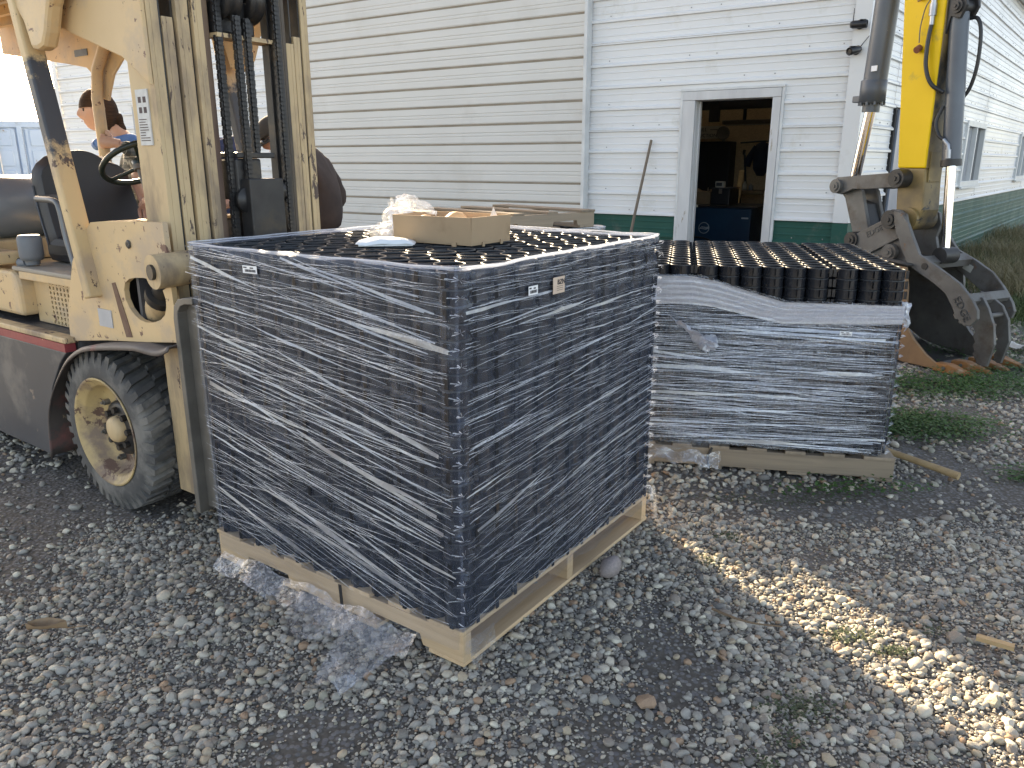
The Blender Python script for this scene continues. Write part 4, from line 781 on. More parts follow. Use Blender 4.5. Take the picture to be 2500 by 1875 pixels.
def wheel(x, y, r0, wdt, out, parent=fk):
    """out=-1: outer face towards -y"""
    w_ = bpy.data.objects.new('wheel', None); C.objects.link(w_); w_.parent = parent; w_.location = (x, y, r0); k = r0/.345
    ax = (0, -out, 0)                                       # lathe axis from outer face inward
    prof = [(.012, .22), (.0, .245), (.002, .285), (.014, .315), (.030, .326), (wdt-.03, .326), (wdt-.014, .315), (wdt, .285), (wdt, .245), (wdt-.01, .22)]
    ty = MB().lathe([(t, q*k) for t, q in prof], (0, 0, 0), ax, 64)
    n_ = 38
    for s in (0, 1):
        for i in range(n_):
            a = 2*math.pi*(i+.5*s)/n_; rad = Vector((math.cos(a), 0, math.sin(a))); tan = Vector((-math.sin(a), 0, math.cos(a))); inw = Vector(ax)
            t0, t1 = (0.004, wdt*.47) if s == 0 else (wdt*.53, wdt-.004); wd0 = .0165
            def pt(t, q, e, sk): return rad*(q*k)+tan*(e+sk)+inw*t
            sk = .03 if s == 0 else -.03
            o0 = (t0 if s == 0 else t1); i0 = (t1 if s == 0 else t0)
            vs = [pt(o0, .288, -wd0, 0), pt(o0, .288, wd0, 0), pt(o0+(.010 if s == 0 else -.010), .3435, -wd0*.8, 0), pt(o0+(.010 if s == 0 else -.010), .3435, wd0*.8, 0), pt(i0, .3455, -wd0*.75, sk), pt(i0, .3455, wd0*.75, sk), pt(i0, .31, -wd0*.8, sk), pt(i0, .31, wd0*.8, sk)]
            ty.add(vs, [(0, 1, 3, 2), (2, 3, 5, 4), (4, 5, 7, 6), (0, 2, 4, 6), (1, 7, 5, 3)])
    ty.build('tyre', RUB, w_)
    rim_ = MB().lathe([(t, q*k) for t, q in [(.012, .222), (.0, .236), (-.004, .232), (.002, .222), (.014, .215), (.018, .203), (.03, .196), (.075, .186), (.088, .17), (.092, .10), (.085, .06)]], (0, 0, 0), ax, 48).build('rim', mat('rim_paint', (.50, .36, .17), (.40, .28, .14), 6, .6, bmp=.15, chips=((.12, .065, .045), .36, 9), dirt=((.22, .15, .105), .45, 7)), w_)
    MB().lathe([(.065, .058*k), (.045, .056*k), (.034, .05*k), (.027, .035*k), (.025, 0)], (0, 0, 0), ax, 24).build('hub', YELW, w_)
    MB().lathe([(.09, .122*k), (.074, .116*k), (.066, .10*k), (.064, .055*k)], (0, 0, 0), ax, 24).build('hub_flange', GREASE, w_)
    for i in range(6):
        a = 2*math.pi*i/6+.3; p_ = Vector((math.cos(a)*.142*k, 0, math.sin(a)*.142*k)); MB().cyl(p_+Vector(ax)*.092, p_+Vector(ax)*.064, .013, 6).cyl(p_+Vector(ax)*.07, p_+Vector(ax)*.054, .007, 8).build('wheel_nut', BARE, w_)
    for i in range(8):
        a = 2*math.pi*i/8; p_ = Vector((math.cos(a)*.082*k, 0, math.sin(a)*.082*k)); MB().cyl(p_+Vector(ax)*.07, p_+Vector(ax)*.046, .014, 6).build('hub_bolt', GREASE, w_)
    return w_
wheel(-.745, .0, .347, .215, -1); wheel(-.745, .93, .347, .215, 1); wheel(-2.45, .05, .27, .18, -1); wheel(-2.45, .88, .27, .18, 1)
MB().cyl((-.745, .1, .347), (-.745, .83, .347), .06).build('axle', GREASE, fk); MB().cyl((-2.45, .15, .27), (-2.45, .78, .27), .05).build('axle', GREASE, fk)
# chassis
box('chassis', (-2.95, .055, .16), (-1.24, .875, .66), DKPAINT, fk, .02); box('frame_rail', (-1.24, .26, .2), (-.1, .67, .62), DKPAINT, fk, .01)
box('counterweight', (-3.3, .06, .14), (-2.955, .87, .95), YEL, fk, .05)
MB().prism([(-2.95, .15), (-1.235, .125), (-1.235, .30), (-1.17, .47), (-1.06, .60), (-.99, .655), (-2.95, .655)], lambda x, z: (x, .008, z), lambda x, z: (x, .05, z)).build('side_panel', DKPAINT, fk, .004)
box('stripe', (-2.95, .004, .6575), (-.985, .05, .694), RED, fk); box('sill_edge', (-2.95, .002, .6955), (-.97, .06, .722), YELW, fk, .006)
box('step_plate', (-2.95, .0615, .66), (-.98, .86, .70), mat('step_steel', (.10, .10, .105), (.15, .145, .14), 9, .5, .4, bmp=.5, bscale=38, bdist=.02), fk)
# hood and seat base
HX = -1.56
MB().prism([(-2.95, .735), (HX, .735), (HX, .88), (HX-.015, .93), (HX-.055, .95), (-2.95, .955)], lambda x, z: (x, .10, z), lambda x, z: (x, .86, z)).build('hood_cover', YEL, fk, .018)
box('hood_top', (HX-.05, .105, .952), (-1.02, .86, .972), mat('dusty_plate', (.36, .315, .26), (.29, .255, .21), 5, .7, stretch=(1, 3, 1), bmp=.15), fk, .006)
box('hood_rail', (HX+.001, .11, .915), (-1.03, .13, .9515), YEL, fk, .005); box('seat_base', (HX+.001, .185, .70), (-1.03, .84, .9515), DKPAINT, fk)
# perforated panel, real holes
pp_ = MB(); gx0, gx1, gz0, gz1 = HX+.001, -1.03, .705, .914; cw, ch = .033, .0232
def hole_cell(mb, cx, cz, w_, h_, r0, y):
    n_ = 12; vs = []
    for i in range(n_):
        a = 2*math.pi*i/n_+math.pi/4; c, s = math.cos(a), math.sin(a); m_ = max(abs(c), abs(s)); vs += [(cx+c/m_*w_/2, y, cz+s/m_*h_/2), (cx+c*r0, y, cz+s*r0), (cx+c*r0, y+.006, cz+s*r0)]
    mb.add(vs, [(3*i, 3*((i+1) % n_), 3*((i+1) % n_)+1, 3*i+1) for i in range(n_)]+[(3*i+1, 3*((i+1) % n_)+1, 3*((i+1) % n_)+2, 3*i+2) for i in range(n_)])
hx0 = -1.42
for i in range(11):
    for j in range(9): hole_cell(pp_, hx0+(i+.5)*cw, gz0+(j+.5)*ch, cw, ch, .0085, .17)
pp_.add([(gx0, .17, gz0), (hx0, .17, gz0), (hx0, .17, gz1), (gx0, .17, gz1)], [(0, 1, 2, 3)]); pp_.add([(hx0+11*cw, .17, gz0), (gx1, .17, gz0), (gx1, .17, gz1), (hx0+11*cw, .17, gz1)], [(0, 1, 2, 3)])
pp_.build('perforated_panel', YEL, fk)
# seat
se = MB(); prof = [(-.02, 0), (.30, -.01), (.42, .0), (.46, .04), (.44, .10), (.3, .12), (.02, .12), (-.03, .06)]
box('seat_pan', (-1.62, .27, .975), (-1.17, .72, 1.10), VIN, fk, .04)
nb, nv = 15, 12; bv = []
for i in range(nv+1):
    t = i/nv; z = 1.06+.43*t; w_ = .245-.02*t if t < .72 else .231*math.sqrt(max(.02, 1-((t-.72)/.285)**2*.62)); 
    for j in range(nb+1):
        q = (j/nb-.5)*2; bv.append((-1.60-.12*t+.03*q*q-.02*math.sin(math.pi*t), .515+q*w_, z-.02*q*q*t))
F_ = [(i*(nb+1)+j, i*(nb+1)+j+1, (i+1)*(nb+1)+j+1, (i+1)*(nb+1)+j) for i in range(nv) for j in range(nb)]
sb = MB().add(bv, F_, True).build('seat_back', VIN, fk); so_ = sb.modifiers.new('s', 'SOLIDIFY'); so_.thickness = .075; so_.offset = -1; bb = sb.modifiers.new('b', 'BEVEL'); bb.width = .025; bb.segments = 3
sub_ = MB().tube([Vector((-1.60-.12*(i/nv)+.03-.02*math.sin(math.pi*i/nv)+.004, .515-(.245-.02*i/nv), 1.06+.43*i/nv-.02*i/nv)) for i in range(9)], .006, 6).build('piping', mat('vinyl_piping', (.05, .055, .065), None, 9, .4), sb)
MB().add([(-1.665, .50, 1.33), (-1.66, .508, 1.33), (-1.652, .52, 1.27), (-1.655, .51, 1.265), (-1.66, .498, 1.30)], [(0, 1, 2, 3, 4)]).build('foam_tear', mat('foam_white', (.6, .6, .58), None, 9, .9), sb)
MB().tube(smoothcurve([(-1.46, .20, 1.28), (-1.30, .20, 1.275), (-1.26, .20, 1.24), (-1.24, .20, 1.12), (-1.2, .2, .99)]), .014, 10).build('hip_guard', mat('guard_steel', (.17, .18, .19), None, 8, .4, .5), fk); MB().tube(smoothcurve([(-1.46, .20, 1.28), (-1.47, .28, 1.285), (-1.46, .31, 1.28)]), .012, 8).build('hip_guard', MATS['guard_steel'], fk)
# LP tank with straps and hoses
MB().lathe([(0, 0), (.0, .06), (.03, .13), (.07, .163), (.62, .163), (.66, .13), (.69, .06), (.69, 0)], (-2.16, .02, 1.215), (0, 1, 0), 32).build('fuel_tank', TANKG, fk)
for y in (.2, .5): MB().lathe([(0, .166), (.03, .166)], (-2.16, y, 1.215), (0, 1, 0), 32).build('tank_strap', BARE, fk)
box('tank_cradle', (-2.35, .1, .956), (-1.97, .66, 1.06), YELW, fk, .01)
MB().tube(smoothcurve([(-1.98, .04, 1.42), (-1.93, .0, 1.50), (-1.95, -.03, 1.45), (-1.93, -.02, 1.25), (-1.85, .05, 1.08), (-1.72, .14, 1.0), (-1.66, .17, .985)]), .016, 10).build('fuel_hose', HOSE, fk); MB().tube(smoothcurve([(-1.97, -.01, 1.36), (-1.93, -.03, 1.2), (-1.92, 0, 1.06), (-1.98, .1, 1.0)]), .014, 10).build('fuel_hose', HOSE, fk); MB().tube(smoothcurve([(-2.0, .03, 1.40), (-1.98, .0, 1.47), (-2.03, -.02, 1.5), (-2.06, .0, 1.43)]), .007, 8).build('fuel_hose', HOSE, fk)
MB().lathe([(0, .0), (.0, .045), (.02, .052), (.10, .052), (.115, .045), (.115, 0)], (-1.52, .165, 1.0), (0, 0, 1), 20).lathe([(-.022, .03), (-.0, .034)], (-1.52, .165, 1.0), (0, 0, 1), 14).build('regulator_can', mat('can_grey', (.16, .18, .20), (.12, .135, .15), 7, .55), fk); MB().cyl((-1.59, .14, .983), (-1.54, .15, .99), .022, 10).build('hose_end', MATS['can_grey'], fk)
box('tool_block', (-1.98, .06, .973), (-1.66, .2, 1.03), YELW, fk, .012)
# front cowl with opening
cow = [(-.70, 1.215), (-.575, 1.225), (-.20, 1.235), (-.185, .80), (-.39, .775), (-.70, .742), (-1.01, .70), (-1.0, .80), (-.97, .885), (-.89, 1.05), (-.80, 1.14)]
hol = [(-.505, .994), (-.47, 1.012), (-.428, 1.02), (-.37, 1.024), (-.317, 1.022), (-.275, 1.008), (-.248, .985), (-.237, .955), (-.24, .925), (-.255, .895), (-.288, .873), (-.335, .858), (-.386, .852), (-.43, .857), (-.462, .871), (-.495, .895), (-.516, .93), (-.518, .965)]
bm = bmesh.new(); e_ = []
for loop in (cow, hol):
    vv = [bm.verts.new((x, .055, z)) for x, z in loop]; e_ += [bm.edges.new((vv[i], vv[(i+1) % len(vv)])) for i in range(len(vv))]
bmesh.ops.triangle_fill(bm, use_beauty=True, use_dissolve=False, edges=e_)
cm = bpy.data.meshes.new('cowl_plate'); bm.to_mesh(cm); bm.free(); cm.materials.append(YEL); cp = link('cowl_plate', cm, fk); sm_ = cp.modifiers.new('s', 'SOLIDIFY'); sm_.thickness = .02; sm_.offset = 0
box('cowl_plate', (-.70, .86, .72), (-.45, .88, 1.225), YEL, fk); box('cowl_front', (-.46, .066, .72), (-.442, .859, 1.21), DKPAINT, fk); MB().prism([(-.70, 1.215), (-.575, 1.225), (-.445, 1.228), (-.445, 1.216), (-.575, 1.212), (-.70, 1.203)], lambda x, z: (x, .0655, z), lambda x, z: (x, .859, z)).build('dash_top', YELW, fk); box('cowl_back', (-.72, .1, .74), (-.70, .85, 1.2), DKPAINT, fk)
box('decal', (-.735, .041, .80), (-.635, .0445, .872), mat('faded_decal', (.44, .45, .47), None, 9, .5), fk)
MB().prism([(-.60, .985), (-.575, .99), (-.52, .845), (-.50, .78), (-.545, .775), (-.575, .88)], lambda x, z: (x, .0425, z), lambda x, z: (x, .0447, z)).build('rust_scrape', mat('rust_scrape', (.13, .065, .045), (.2, .12, .08), 30, .85), fk)
MB().lathe([(0, .0), (.004, .012), (0, .017)], (-.44, .042, 1.145), (0, -1, 0), 14).build('bolt', GREASE, fk)
# tilt cylinder
MB().cyl((-.50, .16, .82), (-.345, .10, .955), .058, 20).build('tilt_cylinder', YELW, fk); MB().cyl((-.36, .105, .945), (-.33, .095, .97), .064, 20).build('gland_nut', GREASE, fk); MB().cyl((-.33, .095, .97), (-.20, .05, 1.06), .042, 16).build('tilt_rod', GREASE, fk)
MB().cyl((-.20, -.015, 1.065), (-.185, .14, 1.07), .062, 20).build('rod_eye', YELW, fk); MB().cyl((-.2, -.026, 1.065), (-.198, -.012, 1.065), .028, 14).build('pin_head', GREASE, fk)
# fender
fen = smoothcurve([Vector((x, z, 0)) for x, z in [(-.16, .80), (-.24, .775), (-.395, .772), (-.568, .752), (-.795, .712), (-.935, .645), (-1.04, .56), (-1.145, .445), (-1.205, .325), (-1.235, .14)]], 4)
fv = []; nf = len(fen)
for i, q in enumerate(fen):
    for y in (-.022, -.012, .10, .235): fv.append((q.x, y, q.y-(.02 if y < -.02 else 0)+.004*nz(q.x*9, y)))
mbf = MB().add(fv, [(i*4+j, i*4+j+1, (i+1)*4+j+1, (i+1)*4+j) for i in range(nf-1) for j in range(3)], True)
fe = mbf.build('fender', mat('fender_paint', (.12, .095, .085), (.075, .065, .06), 6, .55, bmp=.12, chips=((.36, .26, .16), .10, 7), dirt=((.22, .09, .08), .16, 6)), fk); sm_ = fe.modifiers.new('s', 'SOLIDIFY'); sm_.thickness = .006
# mast
MX = -.27
def channel(y0, y1, x0, x1, z0, z1, m, name='mast_rail', open_=1, t_=.016):
    """vertical C section; web on the outer side in y"""
    mb = MB(); yw = (y0, y0+t_) if open_ > 0 else (y1-t_, y1); ya, yb = ((yw[1], y1) if open_ > 0 else (y0, yw[0]))
    mb.b2((x0, yw[0], z0), (x1, yw[1], z1)); mb.b2((x0, ya, z0), (x0+t_, yb, z1)); mb.b2((x1-t_, ya, z0), (x1, yb, z1)); return mb.build(name, m, fk, .002)
for k in (0, 1):
    XD = (lambda v: v) if k == 0 else (lambda v: max(v, -.315))
    def Y(a, b): return (a, b) if k == 0 else (.603+(.3695-b)*.79, .603+(.3695-a)*.79)
    op = 1 if k == 0 else -1
    y = Y(.105, .150); channel(*y, XD(-.40), -.245, .14, 2.75, YELW, open_=op)
    y = Y(.1515, .1595); box('rail_gap', (XD(-.39)+.005, y[0], .15), (-.252, y[1], 2.74), GREASE, fk)
    y = Y(.161, .203); channel(*y, XD(-.40), -.246, .14, 1.93, YELW, open_=op)
    y = Y(.2045, .2125); box('rail_gap', (XD(-.39)+.005, y[0], .15), (-.258, y[1], 2.74), GREASE, fk)
    y = Y(.214, .262); channel(*y, XD(-.385), -.238, .16, 2.06 if k == 0 else 1.90, YELW, open_=op)
    y = Y(.2635, .2705); box('rail_gap', (XD(-.37)+.005, y[0], .15), (-.246, y[1], 2.74), GREASE, fk)
    y = Y(.272, .312); channel(*y, XD(-.375), -.228, .16, 2.75, YELW if k == 0 else mat('oily_rail', (.20, .13, .07), (.07, .05, .035), 5, .45, stretch=(1, 1, .25), bmp=.15, dirt=((.025, .022, .02), .5, 4)), open_=op)
    y = Y(.3135, .358); channel(*y, -.37 if k == 0 else -.285, -.262 if k == 0 else -.225, .16, 2.75, mat('stained_rail', (.30, .20, .13), (.14, .085, .07), 6, .5, stretch=(1, 1, .25), bmp=.15, chips=((.05, .04, .035), .3, 9)) if k == 0 else GREASE, open_=op); y = Y(.3595, .3695); box('rail_lip', (-.37 if k == 0 else -.28, y[0], .2), (-.30 if k == 0 else -.24, y[1], 2.7), GREASE, fk)
MB().prism([(-.40, 1.80), (-.245, 1.70), (-.245, 2.3), (-.80, 2.3), (-.80, 1.93)], lambda x, z: (x, .088, z), lambda x, z: (x, .1035, z)).build('guard_bracket', YEL, fk, .004)
box('warning_sticker', (-.365, .0995, 1.50), (-.29, .1045, 1.69), mat('sticker_white', (.62, .62, .6), None, 30, .6), fk)
stk = MB(); r = random.Random(2)
for i in range(9):
    z = 1.515+i*.009
    stk.b2((-.358, .0985, z), (-.358+r.uniform(.03, .06), .0992, z+.003))
for x, z in ((-.35, 1.61), (-.35, 1.645), (-.32, 1.61), (-.32, 1.645)): stk.b2((x, .0985, z), (x+.018, .0992, z+.02))
stk.build('sticker_print', mat('sticker_ink', (.10, .07, .07), None, 9, .7), fk, kind='stuff')
for z in (1.78, 1.84): MB().cyl((-.33, .1, z), (-.33, .104, z), .018, 16).build('plug_weld', BARE, fk)
# cross members and lift gear
box('crosshead', (-.36, .375, 1.90), (-.24, .545, 2.02), GREASE, fk, .01); box('crosshead_plate', (-.30, .36, 1.885), (-.22, .62, 1.90), YELW, fk)
for y in (.40, .50): MB().lathe([(0, .03), (0, .085), (.012, .075), (.034, .075), (.046, .085), (.046, .03)], (-.25, y, 2.03), (0, 1, 0), 28).build('chain_wheel', GREASE, fk)
MB().cyl((-.27, .47, .2), (-.27, .47, 1.42), .055, 24).build('lift_cylinder', GREASE, fk)
box('cylinder_head', (-.335, .382, 1.30), (-.21, .50, 1.455), GREASE, fk, .008); box('anchor_plate', (-.33, .385, 1.457), (-.2, .56, 1.478), GREASE, fk, .004); MB().lathe([(0, 0), (0, .05), (.02, .05), (.02, 0)], (-.21, .415, 1.30), (1, 0, 0), 20).build('cap', GREASE, fk); box('carriage_plate', (-.23, .40, .3), (-.16, .56, 1.38), GREASE, fk, .005); MB().cyl((-.24, .54, 1.33), (-.24, .60, 1.33), .045).build('roller', GREASE, fk)
def chain(name, x, y, z0, z1, turn=0):
    mb = MB(); z = z0; i = 0
    while z < z1:
        w_ = .034 if i % 2 else .026; t_ = .013
        if turn: mb.b2((x-t_/2, y-w_/2, z), (x+t_/2, y+w_/2, z+.021))
        else: mb.b2((x-w_/2, y-t_/2, z), (x+w_/2, y+t_/2, z+.021))
        mb.cyl((x-.012, y, z+.0105), (x+.012, y, z+.0105), .012, 8); z += .0165; i += 1
    mb.build(name, GREASE, fk)
chain('lift_chain', -.20, .430, 1.0, 1.95, 1); chain('lift_chain', -.22, .490, 1.478, 1.95, 1); chain('side_chain', -.235, .374, .5, 2.6, 1); chain('side_chain', -.212, .622, .5, 2.6, 1)
# carriage, guard bar, forks
br_ = smoothcurve([(-.12, .165), (-.122, .5), (-.125, .90), (-.105, .975), (-.03, .99)][0:1]+[(-.122, .5), (-.125, .88), (-.118, .945), (-.085, .975), (-.04, .982)], 5) if False else None
gp = [(-.148, .14), (-.148, .90), (-.138, .945), (-.11, .972), (-.07, .982), (-.02, .985), (-.02, .962), (-.07, .958), (-.098, .948), (-.118, .925), (-.122, .90), (-.122, .14)]
MB().prism(gp, lambda x, z: (x, .012, z), lambda x, z: (x, .085, z)).build('guard_bar', BARE, fk, .003); box('guard_web', (-.121, .05, .16), (-.055, .062, .955), BARE, fk)
for z in (.2, .62): box('carriage_bar', (-.12, .0865, z), (-.06, .90, z+.1), GREASE if z > .3 else YELW, fk, .004)
for z in (.45,): box('carriage_bracket', (-.12, .063, z+.12), (-.05, .13, z+.14), BARE, fk)
for y in (.24, .78):
    MB().prism([(-.058, .03), (.86, .04), (.86, .055), (-.02, .072), (-.02, .62), (-.058, .62)], lambda x, z, y=y: (x, y-.05, z), lambda x, z, y=y: (x, y+.05, z)).build('fork', DKPAINT, fk, .003)
# overhead guard
OHG = mat('pillar_paint', (.60, .43, .23), (.52, .36, .19), 4, .55, bmp=.08, chips=((.10, .06, .045), .22, 18), dirt=((.40, .29, .19), .3, 5), stretch=(1, 1, .6))
ont = OHG.node_tree; obs = ont.nodes['Principled BSDF']; osrc = obs.inputs['Base Color'].links[0].from_socket; oz = node(ont, 'ShaderNodeSeparateXYZ'); ov = node(ont, 'ShaderNodeTexCoord').outputs['Object']; ont.links.new(ov, oz.inputs[0])
zz = mth(ont, 'ADD', oz.outputs[2], mth(ont, 'MULTIPLY', mth(ont, 'SUBTRACT', noisetex(ont, ov, 14, 5, .7), .5), .30))       # hand-worn dark paint, ragged at both ends
om = mth(ont, 'MULTIPLY', ramp(ont, [(.500, 0.), (.515, 1.)], mth(ont, 'MULTIPLY', zz, .34)).outputs[0], ramp(ont, [(.605, 1.), (.62, 0.)], mth(ont, 'MULTIPLY', zz, .34)).outputs[0])
ont.links.new(mixc(ont, om, osrc, (.05, .055, .065)), obs.inputs['Base Color'])
for y in (.03, .90):
    MB().bar((-.71, y, .92), (-.962, y, 2.05), .05, .075, (0, 1, 0)).build('front_pillar', OHG, fk, .008)
    MB().prism([(-1.05, 2.12), (-.62, 2.06), (-.69, 1.985), (-.735, 1.90), (-.77, 1.855), (-.815, 1.845), (-.865, 1.85), (-.90, 1.95)], lambda x, z, y=y: (x, y-.029, z), lambda x, z, y=y: (x, y+.03, z)).build('front_gusset', YEL, fk, .016)
    MB().tube([(-2.12, y, .95), (-2.12, y, 1.78), (-2.08, y, 1.93), (-1.96, y, 2.06)], .031, 16).build('rear_pillar', YEL, fk) if y > .5 else MB().tube([(-2.65, y+.02, .95), (-2.65, y+.02, 2.1)], .043, 16).build('rear_pillar', YEL, fk)
rfp = [(-3.25, 2.10), (-2.46, 1.99), (-2.26, 1.958), (-2.19, 1.91), (-2.17, 1.83), (-2.125, 1.785), (-2.07, 1.772), (-2.045, 1.82), (-1.985, 1.905), (-1.87, 1.98), (-1.75, 2.01), (-1.4, 2.02), (-.62, 2.06), (-.62, 2.28), (-3.25, 2.28)]
MB().prism(rfp, lambda x, z: (x, .935, z), lambda x, z: (x, .95, z)).build('roof_side', YEL, fk, .004)
MB().prism([(-3.25, 2.12), (-1.1, 2.10), (-.62, 2.06), (-.62, 2.28), (-3.25, 2.28)], lambda x, z: (x, -.012, z), lambda x, z: (x, .0, z)).build('roof_side', YEL, fk, .004)
box('roof_plate', (-3.25, .001, 2.262), (-.60, .934, 2.28), YEL, fk); box('roof_front', (-.615, .001, 2.06), (-.60, .934, 2.26), YEL, fk)
for i in range(5): box('roof_bar', (-3.2, .12+i*.16, 2.20), (-.62, .15+i*.16, 2.26), YEL, fk)
box('roof_decal', (-2.36, .931, 2.02), (-2.22, .9345, 2.055), mat('blue_decal', (.12, .15, .2), None, 20, .6), fk)
# steering wheel, column, lever
sw = MB(); cw_ = Vector((-1.08, .50, 1.44)); nrm = Vector((-.55, 0, .83)).normalized(); a_ = Vector((0, 1, 0)); b_ = nrm.cross(a_)
sw.tube([cw_+(a_*math.cos(q)+b_*math.sin(q))*.165 for q in [2*math.pi*k/36 for k in range(37)]], .013, 10, False)
for q in (0, 2.09, 4.19): sw.tube([cw_-nrm*.02, cw_+(a_*math.cos(q)+b_*math.sin(q))*.16], .009, 8)
sw.lathe([(-.03, 0), (-.03, .035), (.01, .035), (.015, 0)], cw_, nrm, 18); st_ = sw.build('steering_wheel', mat('green_black_plastic', (.014, .026, .02), None, 9, .35), fk)
MB().cyl(cw_-nrm*.03, cw_-nrm*.55+Vector((.05, 0, 0)), .03, 14).build('steering_column', DKPAINT, fk); MB().cyl((-.93, .40, 1.42), (-.80, .38, 1.2), .008, 8).cyl((-.935, .401, 1.43), (-.925, .399, 1.41), .018, 10).build('control_lever', BARE, fk)

# ================================================================ excavator arm
E0 = Vector((3.056, 5.393, 0)); EA = math.atan2(-.9, .44)
ex = thing('excavator', 'yellow excavator arm with worn grey bucket and thumb by the wall', 'excavator', E0, EA)
EYEL = mat('bright_yellow_paint', (.80, .50, .012), (.74, .46, .012), 3, .5, spec=.3, bmp=.05, dirt=((.40, .27, .05), .05, 5))
EGREY = mat('grey_blue_cylinder', (.10, .115, .13), (.08, .09, .105), 4, .4, bmp=.05, chips=((.2, .19, .18), .04, 18))
EWORN = mat('worn_grey_iron', (.155, .15, .14), (.105, .10, .094), 6, .55, .25, bmp=.2, bscale=45, chips=((.17, .10, .065), .13, 8), dirt=((.085, .07, .058), .28, 5))
ERUST = mat('rusty_bucket', (.30, .17, .085), (.20, .115, .065), 7, .7, .1, bmp=.2, dirt=((.30, .22, .15), .22, 5))
EDIRT = mat('oily_yellow', (.30, .20, .07), (.12, .085, .05), 4, .5, bmp=.15, chips=((.03, .028, .026), .25, 5), dirt=((.03, .028, .026), .38, 3.2))
EBLK = mat('greasy_black', (.018, .017, .017), (.035, .032, .03), 12, .5, bmp=.2); CHROME, cnt, cbs = base('chrome_rod'); cbs.inputs['Metallic'].default_value = 1; cbs.inputs['Base Color'].default_value = (.72, .73, .75, 1); cbs.inputs['Roughness'].default_value = .09
def plate(name, poly, y0, y1, m, parent=ex, bev=.004): return MB().prism(poly, lambda x, z: (x, y0, z), lambda x, z: (x, y1, z)).build(name, m, parent, bev)
# stick: side face y .22 .. .42
st = plate('stick', [(-.735, 1.40), (-.87, 2.65), (-.97, 3.6), (-.55, 3.6), (-.52, 2.6), (-.50, 1.55), (-.50, 1.40)], .22, .415, EYEL, bev=.01)
plate('stick_end', [(-.70, 1.03), (-.735, 1.399), (-.50, 1.399), (-.475, 1.10), (-.50, 1.0), (-.58, .965), (-.66, .98)], .225, .41, EDIRT, st, .012)
plate('stick_face', [(-.498, 1.40), (-.515, 2.6), (-.545, 3.6), (-.541, 3.6), (-.511, 2.6), (-.494, 1.40)], .228, .408, EDIRT, st, 0)
plate('patch_plate', [(-.492, 1.30), (-.494, 1.52), (-.485, 1.52), (-.483, 1.30)], .25, .39, EDIRT, st); MB().cyl((-.58, .20, 1.03), (-.58, .435, 1.03), .085, 24).build('stick_boss', EDIRT, st)
# linkage
def pin(x, z, y0, y1, r0, m=EBLK, parent=ex, cap=True):
    o = MB().cyl((x, y0, z), (x, y1, z), r0, 24); o = o.build('pin', m, parent, .004)
    if cap: MB().cyl((x, y0-.012, z), (x, y0, z), r0*.62, 18).cyl((x, y0-.02, z), (x, y0-.012, z), r0*.25, 6).build('pin_cap', m, o)
    return o
for y in (.165, .44): plate('side_link', [(-1.25, 1.325), (-.74, 1.365), (-.68, 1.40), (-.62, 1.345), (-.63, 1.27), (-.70, 1.26), (-.94, 1.237), (-1.08, 1.235), (-1.19, 1.19), (-1.265, 1.20), (-1.30, 1.26)], y, y+.035, EWORN, bev=.006)
for y in (.215, .39): plate('tip_link', [(-1.285, 1.25), (-1.22, 1.31), (-1.10, 1.28), (-1.03, 1.22), (-.93, .94), (-.90, .84), (-.95, .79), (-1.03, .80), (-1.07, .87), (-1.19, 1.16)], y, y+.035, EWORN, bev=.006)
plate('tip_link_web', [(-1.15, 1.15), (-1.02, 1.12), (-.94, .93), (-1.03, .90)], .251, .389, EBLK)
pin(-1.23, 1.255, .13, .50, .055, EWORN); pin(-.66, 1.325, .12, .48, .068); pin(-.99, .845, .10, .52, .062); pin(-.645, 1.025, .085, .53, .07); pin(-.60, .785, .07, .13, .062, EWORN)
# bucket cylinder
c0, c1, c2 = Vector((-1.12, .33, 2.75)), Vector((-1.135, .33, 1.90)), Vector((-1.22, .33, 1.26)); c00 = c0+Vector((.06, 0, .7))
bc = MB().cyl(c00, c1, .088, 28).build('bucket_cylinder', EGREY, ex); MB().lathe([(0, .088), (0, .098), (.17, .098), (.175, .09)], c1-Vector((0, 0, .01)), (0, 0, 1), 28).build('gland', EGREY, bc)
MB().cyl(c1-Vector((.002, 0, .075)), c1, .066, 24).build('gland_nose', EGREY, bc)
for i in range(10): a = 2*math.pi*i/10; q = c1+Vector((math.cos(a)*.088, math.sin(a)*.088, -.012)); MB().cyl(q-Vector((0, 0, .012)), q+Vector((0, 0, .012)), .013, 6).build('gland_bolt', EGREY, bc)
box('port_block', (-1.26, .25, 1.90), (-1.19, .31, 1.95), EGREY, bc, .006)
MB().tube([c1+Vector((-.004, 0, -.05)), c2], .041, 24).build('cylinder_rod', CHROME, ex); MB().lathe([(-.05, .04), (-.05, .06), (.05, .06), (.05, .04)], c2, (0, 1, 0), 20).build('rod_eye', EWORN, ex)
MB().lathe([(0, .093), (.03, .093)], c0+Vector((.0, 0, -.09)), (0, 0, 1), 28).b2((-1.25, .30, 2.66), (-1.205, .36, 2.70)).b2((-1.035, .30, 2.66), (-.985, .36, 2.70)).build('hose_clamp', BARE, bc)
box('cylinder_label', (-1.10, .238, 2.12), (-1.05, .2465, 2.16), PAPER, bc)
